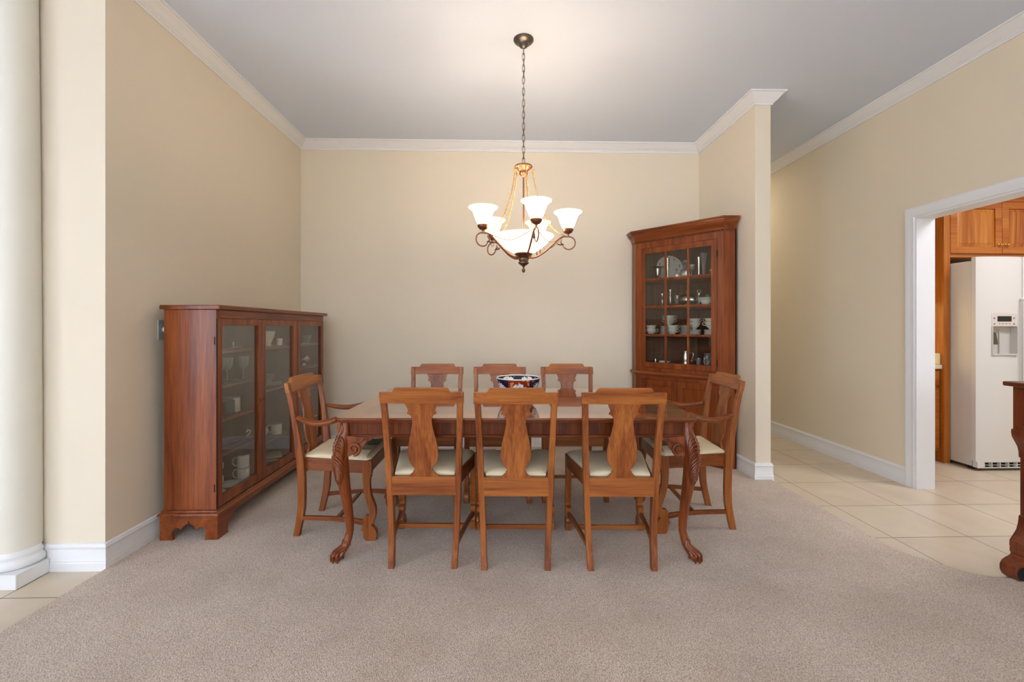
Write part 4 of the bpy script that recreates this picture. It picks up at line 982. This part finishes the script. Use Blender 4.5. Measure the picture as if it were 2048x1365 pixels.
MB().rings(oval([(.0545, .055), (.0605, .083), (.057, .083), (.040, .045), (.01, .03)], .7)).build('glazed_collar', M['chinagreen'], gb)
MB().tube([(.055, 0, .075), (.075, 0, .085), (.080, 0, .06), (.060, 0, .040), (.044, 0, .036)], .004, 7).build('handle', M['china'], gb)
for k, (x_, y_) in enumerate(((.615, .275), (.675, .275))):
    C('cordial_glass', wineglass(.026, .120), M['crystal'], x_, y_, 3, 'crystal cordial glass %s, behind the gravy boat' % ('on the left' if k == 0 else 'on the right'), 'glass', 'cordial glasses', dz=.03*0)
# third shelf: cups and plates
def cup(r=.050, h=.066, two=True):
    t_ = empty('teacup', (0, 0, 0))
    MB().lathe([(0, 0), (.018, 0), (.019, .005), (.016, .009), (r*.75, .026), (r*.95, .048), (r*1.05, h), (r*1.02, h), (r*.9, .048), (r*.7, .029), (0, .012)], seg=26).build('body', M['china'], t_, ang=60)
    for s in ((-1, 1) if two else (1,)):
        MB().tube([(s*r*.97, 0, h-.006), (s*(r+.020), 0, h-.002), (s*(r+.024), 0, h-.014), (s*(r+.010), 0, h-.028), (s*r*.80, 0, h-.030)], .003, 7).build('handle', M['china'], t_, ang=60)
    mk = MB()
    for a, z in ((-1.9, .038), (-1.6, .043), (-1.3, .036), (-2.3, .041)):
        mk.sphere((r*.86*math.cos(a), r*.86*math.sin(a), z), .005, 8, .5)
    mk.build('sprig_print', M['chinamark'], t_)
    return t_
cup0 = cup(); used = False
GC = 'two-handled cream soup cups in the corner cabinet'
def putcup(x, y, z, label, rz=0):
    global used
    o = cup0 if not used else copy_tree(cup0); used = True
    o.location = cw_(x, y, z); o.rotation_euler = (0, 0, FA+rz); tag(o, label, 'cup', GC)
z2 = Zs[2]
putcup(.115, .10, z2, 'lower white cup of the pair at the far left of the third shelf', .2)
putcup(.115, .10, z2+.036, 'upper white cup of the pair at the far left of the third shelf', -1.4)
def stack(x, y, r, n, zb, what, place, group, th=.0085, bowlish=False):
    names = {1: ['only'], }
    for k in range(n):
        nm = 'bottom' if k == 0 else ('top' if k == n-1 else ['second', 'third', 'fourth', 'fifth', 'sixth', 'seventh', 'eighth'][k-1]+' from bottom')
        prof = [(0, 0), (r*.62, 0), (r*.66, .003), (r, .0125), (r, .0145), (r*.62, .0055), (0, .0045)] if not bowlish else [(0, 0), (r*.5, 0), (r*.85, .012), (r, .022), (r*.97, .023), (r*.8, .014), (0, .005)]
        P('plate' if not bowlish else 'soup_bowl', MB().lathe(prof, seg=28), M['china'], cw_(x, y, zb+th*k), '%s %s of the %s' % (nm, what, place), what, group)
GP = 'stacked white plates in the corner cabinet'
stack(.235, .215, .074, 8, z2, 'plate', 'white stack under the two cups, third shelf left', GP, .0115)
putcup(.262, .20, z2+.098, 'lower white cup on the left-hand plate stack', .1)
putcup(.262, .20, z2+.134, 'upper white cup on the left-hand plate stack', .1)
putcup(.350, .085, z2, 'lower white cup of the pair at the front centre of the third shelf', 0)
putcup(.350, .085, z2+.036, 'upper white cup of the pair at the front centre of the third shelf', 0)
stack(.420, .245, .076, 8, z2, 'plate', 'tall white stack behind the front cups, third shelf', GP, .0125)
stack(.553, .12, .063, 4, z2, 'bowl', 'white stack on the right half of the third shelf', 'stacked white bowls in the corner cabinet', .0125, True)
putcup(.553, .12, z2+.062, 'lower white cup on the middle bowl stack', -.5)
putcup(.553, .12, z2+.098, 'upper white cup on the middle bowl stack', -.2)
stack(.705, .12, .063, 4, z2, 'bowl', 'white stack at the far right of the third shelf', 'stacked white bowls in the corner cabinet', .0125, True)
putcup(.705, .12, z2+.062, 'lower white cup on the far right bowl stack', .4)
putcup(.705, .12, z2+.098, 'upper white cup on the far right bowl stack', 0)
# bottom shelf
C('salt_shaker', MB().lathe([(0, 0), (.014, 0), (.016, .02), (.012, .036), (.006, .044), (0, .046)], seg=16), M['silver'], .165, .10, 1, 'small silver shaker at the left of the bottom shelf', 'shaker')
C('folded_napkin', MB().box(-.045, .045, -.03, .03, 0, .014), M['napkin'], .255, .12, 1, 'white folded napkin lying on the bottom shelf', 'napkin')
tk = empty('tankard', cw_(.470, .12, Zs[1]), FA, 'silver tankard with a curved handle on the bottom shelf', 'tankard')
MB().lathe([(0, 0), (.038, 0), (.036, .006), (.040, .03), (.040, .06), (.033, .09), (.036, .118), (.034, .118), (.031, .09), (0, .03)], seg=28).build('body', M['silver'], tk)
MB().tube(smoothpath([(.036, 0, .095), (.058, 0, .108), (.072, 0, .090), (.064, 0, .055), (.052, 0, .030), (.062, 0, .020)], 4), .0035, 7).build('handle', M['silver'], tk)
C('tumbler', MB().lathe([(0, 0), (.020, 0), (.026, .055), (.024, .055), (.018, .005), (0, .005)], seg=16), M['crystal'], .600, .10, 1, 'small glass tumbler right of the tankard', 'glass')
C('fluted_jug', MB().lathe([(0, 0), (.030, 0), (.034, .02), (.036, .06), (.026, .085), (.034, .105), (.031, .105), (.022, .08), (0, .02)], seg=12), M['crystal'], .670, .13, 1, 'fluted crystal jug at the right of the bottom shelf', 'jug', ang=10)
C('ice_bucket', MB().lathe([(0, 0), (.040, 0), (.044, .05), (.052, .100), (.049, .100), (.040, .05), (0, .01)], seg=12), M['crystal'], .715, .22, 1, 'large crystal bucket behind the fluted jug', 'bucket', ang=10)

# ------------------------------------------------------------------ kitchen beyond the doorway
KY = 3.971
def kb(mb, name, mat, par, **k): return mb.build(name, mat, par, world=True, **k)
# refrigerator
fg = empty('refrigerator', (4.60, 4.10, 0), 0, 'white side-by-side refrigerator with an ice and water dispenser', 'refrigerator')
kb(MB().box(4.160, 5.060, 3.795, 4.62, .03, 1.842), 'cabinet_body', M['fridge'], fg, bev=.006)
def fdoor(x0, x1, disp):
    d = MB(); z0, z1 = .085, 1.870
    # gently crowned front
    def skin(xa, xb, za, zb):
        rs = []
        for i in range(9):
            x = xa+(xb-xa)*i/8; u = (x-(x0+x1)/2)/((x1-x0)/2); y = 3.722+.018*u*u+.006*(abs(u)**8)
            rs.append([(x, y, za), (x, 3.782, za), (x, 3.782, zb), (x, y, zb)])
        d.rings(rs)
    if disp:
        skin(x0, 4.262, z0, z1); skin(4.495, x1, z0, z1); skin(4.262, 4.495, z0, 1.012); skin(4.262, 4.495, 1.378, z1)
    else: skin(x0, x1, z0, z1)
    return kb(d, 'door', M['fridge'], fg, ang=50)
fz = fdoor(4.145, 4.560, True); fr_ = fdoor(4.566, 5.075, False)
ds = empty('dispenser', (0, 0, 0)); ds.parent = fg
q = kb(MB().box(4.262, 4.495, 3.722, 3.775, 1.262, 1.378), 'dispenser_control_panel', plain('dispenser_panel_white', '#d6ccc4', .4), fg, bev=.004)
rc = MB(); rc.box(4.262, 4.495, 3.772, 3.781, 1.012, 1.262); rc.box(4.262, 4.270, 3.716, 3.772, 1.012, 1.262); rc.box(4.487, 4.495, 3.716, 3.772, 1.012, 1.262); rc.box(4.270, 4.487, 3.712, 3.772, 1.012, 1.026); rc.box(4.374, 4.380, 3.758, 3.772, 1.026, 1.24)
dsp = kb(rc, 'dispenser_recess', plain('dispenser_recess_grey', '#c6c2bb', .4), fg, bev=.002)
kb(MB().box(4.313, 4.437, 3.7195, 3.7225, 1.306, 1.352), 'display', M['screen'], fg).parent = q
bt = MB()
for x in (4.285, 4.460):
    for z in (1.285, 1.335): bt.lathe([(.0075, 0), (.0075, .003), (0, .003)], (x, 3.7195, z), 12, ax='y')
for i in range(4): bt.box(4.325+.03*i, 4.338+.03*i, 3.7195, 3.7225, 1.284, 1.290)
kb(bt, 'buttons', M['fridge_d'], fg).parent = q
kb(MB().prism([(4.272, 1.105), (4.338, 1.105), (4.318, 1.212), (4.272, 1.212)], 'y', 3.738, 3.745), 'paddle', plain('dark_bronze_paddle', '#54493a', .35), fg).parent = dsp
bpy.data.objects.remove(ds)
for x, dd in ((4.535, fz), (4.592, fr_)):
    kb(MB().tube(smoothpath([(x, 3.735, 1.50), (x, 3.695, 1.47), (x, 3.683, 1.20), (x, 3.683, .95), (x, 3.695, .64), (x, 3.735, .60)], 5), .012, 10), 'handle', M['fridge'], fg, ang=60).parent = dd
gr = MB(); gr.box(4.175, 5.05, 3.775, 3.79, .022, .078)
kb(gr, 'grille_back', M['black'], fg)
gr = MB(); gr.box(4.165, 5.05, 3.745, 3.775, .074, .082); gr.box(4.165, 5.05, 3.745, 3.760, .024, .032); gr.box(4.165, 5.05, 3.748, 3.758, .049, .054)
for i in range(12): gr.box(4.215+.075*i, 4.223+.075*i, 3.746, 3.774, .032, .074)
gr.box(4.150, 4.215, 3.735, 3.775, .030, .085)
kb(gr, 'grille', M['fridge'], fg, bev=.001)
for sgn, x in ((0, 4.20), (1, 5.02)): kb(MB().lathe([(0, 0), (.025, 0), (.025, .03), (0, .03)], (x, 3.83, 0), 12), 'foot', M['black'], fg)
# tall end panel beside the refrigerator
tp = kb(MB().box(4.092, 4.152, KY, 4.74, 0, 2.38), 'tall_end_panel', M['kt_z'], None, bev=.002); tag(tp, 'tall cherry wood end panel between the counter and the refrigerator', 'panel')
# upper cabinet over refrigerator
uc = empty('wall_cabinet', (4.6, 4.3, 1.92), 0, 'cherry wall cabinet with brass knobs above the refrigerator', 'cabinet')
kb(MB().box(4.153, 5.10, KY+.022, 4.74, 1.905, 2.455), 'body', M['kt_x'], uc, bev=.001)
def rdoor(x0, x1, z0, z1, par, y, knobx, knobz, mat=M['kt_z']):
    d = MB(); st = .062
    d.box(x0, x0+st, y, y+.020, z0, z1); d.box(x1-st, x1, y, y+.020, z0, z1); d.box(x0+st, x1-st, y, y+.020, z0, z0+st); d.box(x0+st, x1-st, y, y+.020, z1-st, z1)
    do = kb(d, 'door', M['kt_x'], par, bev=.003)
    pn = MB(); a, b2, c_, d_ = x0+st, x1-st, z0+st, z1-st
    def rc_(i, yy): return [(a+i, yy, c_+i), (b2-i, yy, c_+i), (b2-i, yy, d_-i), (a+i, yy, d_-i)]
    pn.rings([rc_(-.002, y+.016), rc_(-.002, y+.013), rc_(.006, y+.012), rc_(.034, y+.003), rc_(.036, y+.002)])
    kb(pn, 'raised_panel', mat, par, ang=20).parent = do
    if knobx:
        kb(MB().lathe([(0, 0), (.010, 0), (.010, -.003), (.005, -.006), (.005, -.014), (.014, -.020), (.015, -.026), (.010, -.032), (0, -.034)], (knobx, y, knobz), 20, ax='y'), 'knob', M['brass'], par).parent = do
    return do
rdoor(4.158, 4.648, 1.938, 2.415, uc, KY+.001, 4.620, 2.020)
rdoor(4.652, 5.095, 1.938, 2.415, uc, KY+.001, 4.715-.03, 2.020)
crk = [(0, 2.42), (.008, 2.42), (.012, 2.432), (.012, 2.444), (.020, 2.450), (.024, 2.462), (.040, 2.480), (.055, 2.492), (.060, 2.505), (.060, 2.515), (0, 2.515)]
kb(MB().sweep([(4.092, KY+.02), (5.10, KY+.02)], crk, side=-1), 'crown_moulding', M['kt_x'], uc, ang=25)
# base cabinet + counter left of the panel
bc_ = empty('base_cabinet', (3.75, 4.4, 0), 0, 'cherry base cabinet under the cream counter, left of the refrigerator', 'cabinet')
kb(MB().box(3.392, 4.090, KY+.050, 4.74, .10, .865), 'body', M['kt_z'], bc_); kb(MB().box(3.392, 4.090, KY+.12, 4.74, 0, .10), 'toe_kick', M['kt_x'], bc_)
rdoor(3.745, 4.083, .13, .69, bc_, KY+.030, 3.78, .62); rdoor(3.400, 3.738, .13, .69, bc_, KY+.030, 3.70, .62)
for (xa, xb_) in ((3.745, 4.083), (3.400, 3.738)):
    dr = kb(MB().box(xa, xb_, KY+.030, KY+.049, .715, .850), 'drawer', M['kt_x'], bc_, bev=.003)
    kb(MB().lathe([(0, 0), (.008, 0), (.005, -.010), (.014, -.018), (.012, -.028), (0, -.031)], ((xa+xb_)/2, KY+.030, .782), 16, ax='y'), 'knob', M['brass'], bc_).parent = dr
ct = MB().box(3.390, 4.091, KY+.012, 4.745, .868, .908).build('countertop', M['laminate'], bev=.006); tag(ct, 'cream laminate kitchen countertop left of the refrigerator panel', 'countertop')
sp_ = MB().box(4.070, 4.091, KY+.030, 4.745, .909, 1.012).build('side_splash', M['laminate'], bev=.004); tag(sp_, 'short cream splash standing on the counter against the tall panel', 'backsplash')
l = area('under_cabinet_light', (3.66, 4.64, 1.50), (0, 0, 0), .5, .08, 2.4, '#ffe08a')
ucb = MB().box(3.392, 4.091, 4.40, 4.745, 1.52, 2.38).build('wall_cabinet', M['kt_z'], bev=.002); tag(ucb, 'cherry wall cabinet over the counter with a light beneath', 'cabinet')

# ------------------------------------------------------------------ sideboard at right edge
sb = empty('sideboard', (2.90, 1.42, .003), 0, 'dark wooden sideboard with scroll feet at the right edge, by the kitchen doorway', 'sideboard')
kb(MB().box(2.548, 3.215, .63, 2.178, .962, .985), 'top', M['bf_y'], sb, bev=.005)
kb(MB().box(2.592, 3.205, .68, 2.168, .745, .962), 'frieze', M['bf_z'], sb, bev=.002)
kb(MB().box(2.660, 3.205, .70, 2.165, .13, .745), 'carcass', M['bf_z'], sb, bev=.002)
kb(MB().box(2.600, 3.205, .68, 2.168, .10, .145), 'base_board', M['bf_y'], sb, bev=.002)
pil = [(2.66, .745), (2.584, .745), (2.581, .730), (2.586, .705), (2.600, .680), (2.614, .655), (2.620, .630), (2.622, .600), (2.630, .598), (2.630, .310), (2.622, .306), (2.618, .270), (2.608, .235), (2.588, .205), (2.574, .185), (2.572, .160), (2.576, .150), (2.574, .148), (2.574, .128), (2.580, .120), (2.574, .108), (2.552, .098), (2.532, .084), (2.522, .064), (2.522, .040), (2.532, .018), (2.550, .004), (2.575, 0), (2.598, .010), (2.610, .030), (2.620, .060), (2.66, .10)]
for y0_, y1_ in ((2.098, 2.168), (.68, .75)):
    po = kb(MB().prism(pil, 'y', y0_, y1_), 'scroll_pilaster', M['bf_z'], sb, bev=.002, ang=30)
    o_ = kb(MB().lathe([(0, 0), (.034, 0), (.034, -.002), (0, -.002)], (2.566, y0_, .046), 24, ax='y'), 'scroll_end_cap', M['black'], sb); o_.parent = po
kb(MB().box(3.12, 3.19, .70, .78, 0, .10).box(3.12, 3.19, 2.07, 2.15, 0, .10), 'rear_foot', M['bf_z'], sb)
for y0_, y1_ in ((.76, 1.42), (1.43, 2.09)):
    d = kb(MB().box(2.648, 2.662, y0_, y1_, .155, .735), 'door', M['bf_z'], sb, bev=.003)
    kb(MB().sphere((2.640, y1_-.04 if y0_ < 1 else y0_+.04, .45), .012, 12), 'knob', M['brass'], sb).parent = d
for y0_, y1_ in ((.70, 1.42), (1.43, 2.15)):
    d = kb(MB().box(2.586, 2.594, y0_, y1_, .765, .945), 'drawer', M['bf_z'], sb, bev=.002)
    for yy in (y0_+.18, y1_-.18): kb(MB().sphere((2.577, yy, .855), .013, 12), 'knob', M['brass'], sb).parent = d
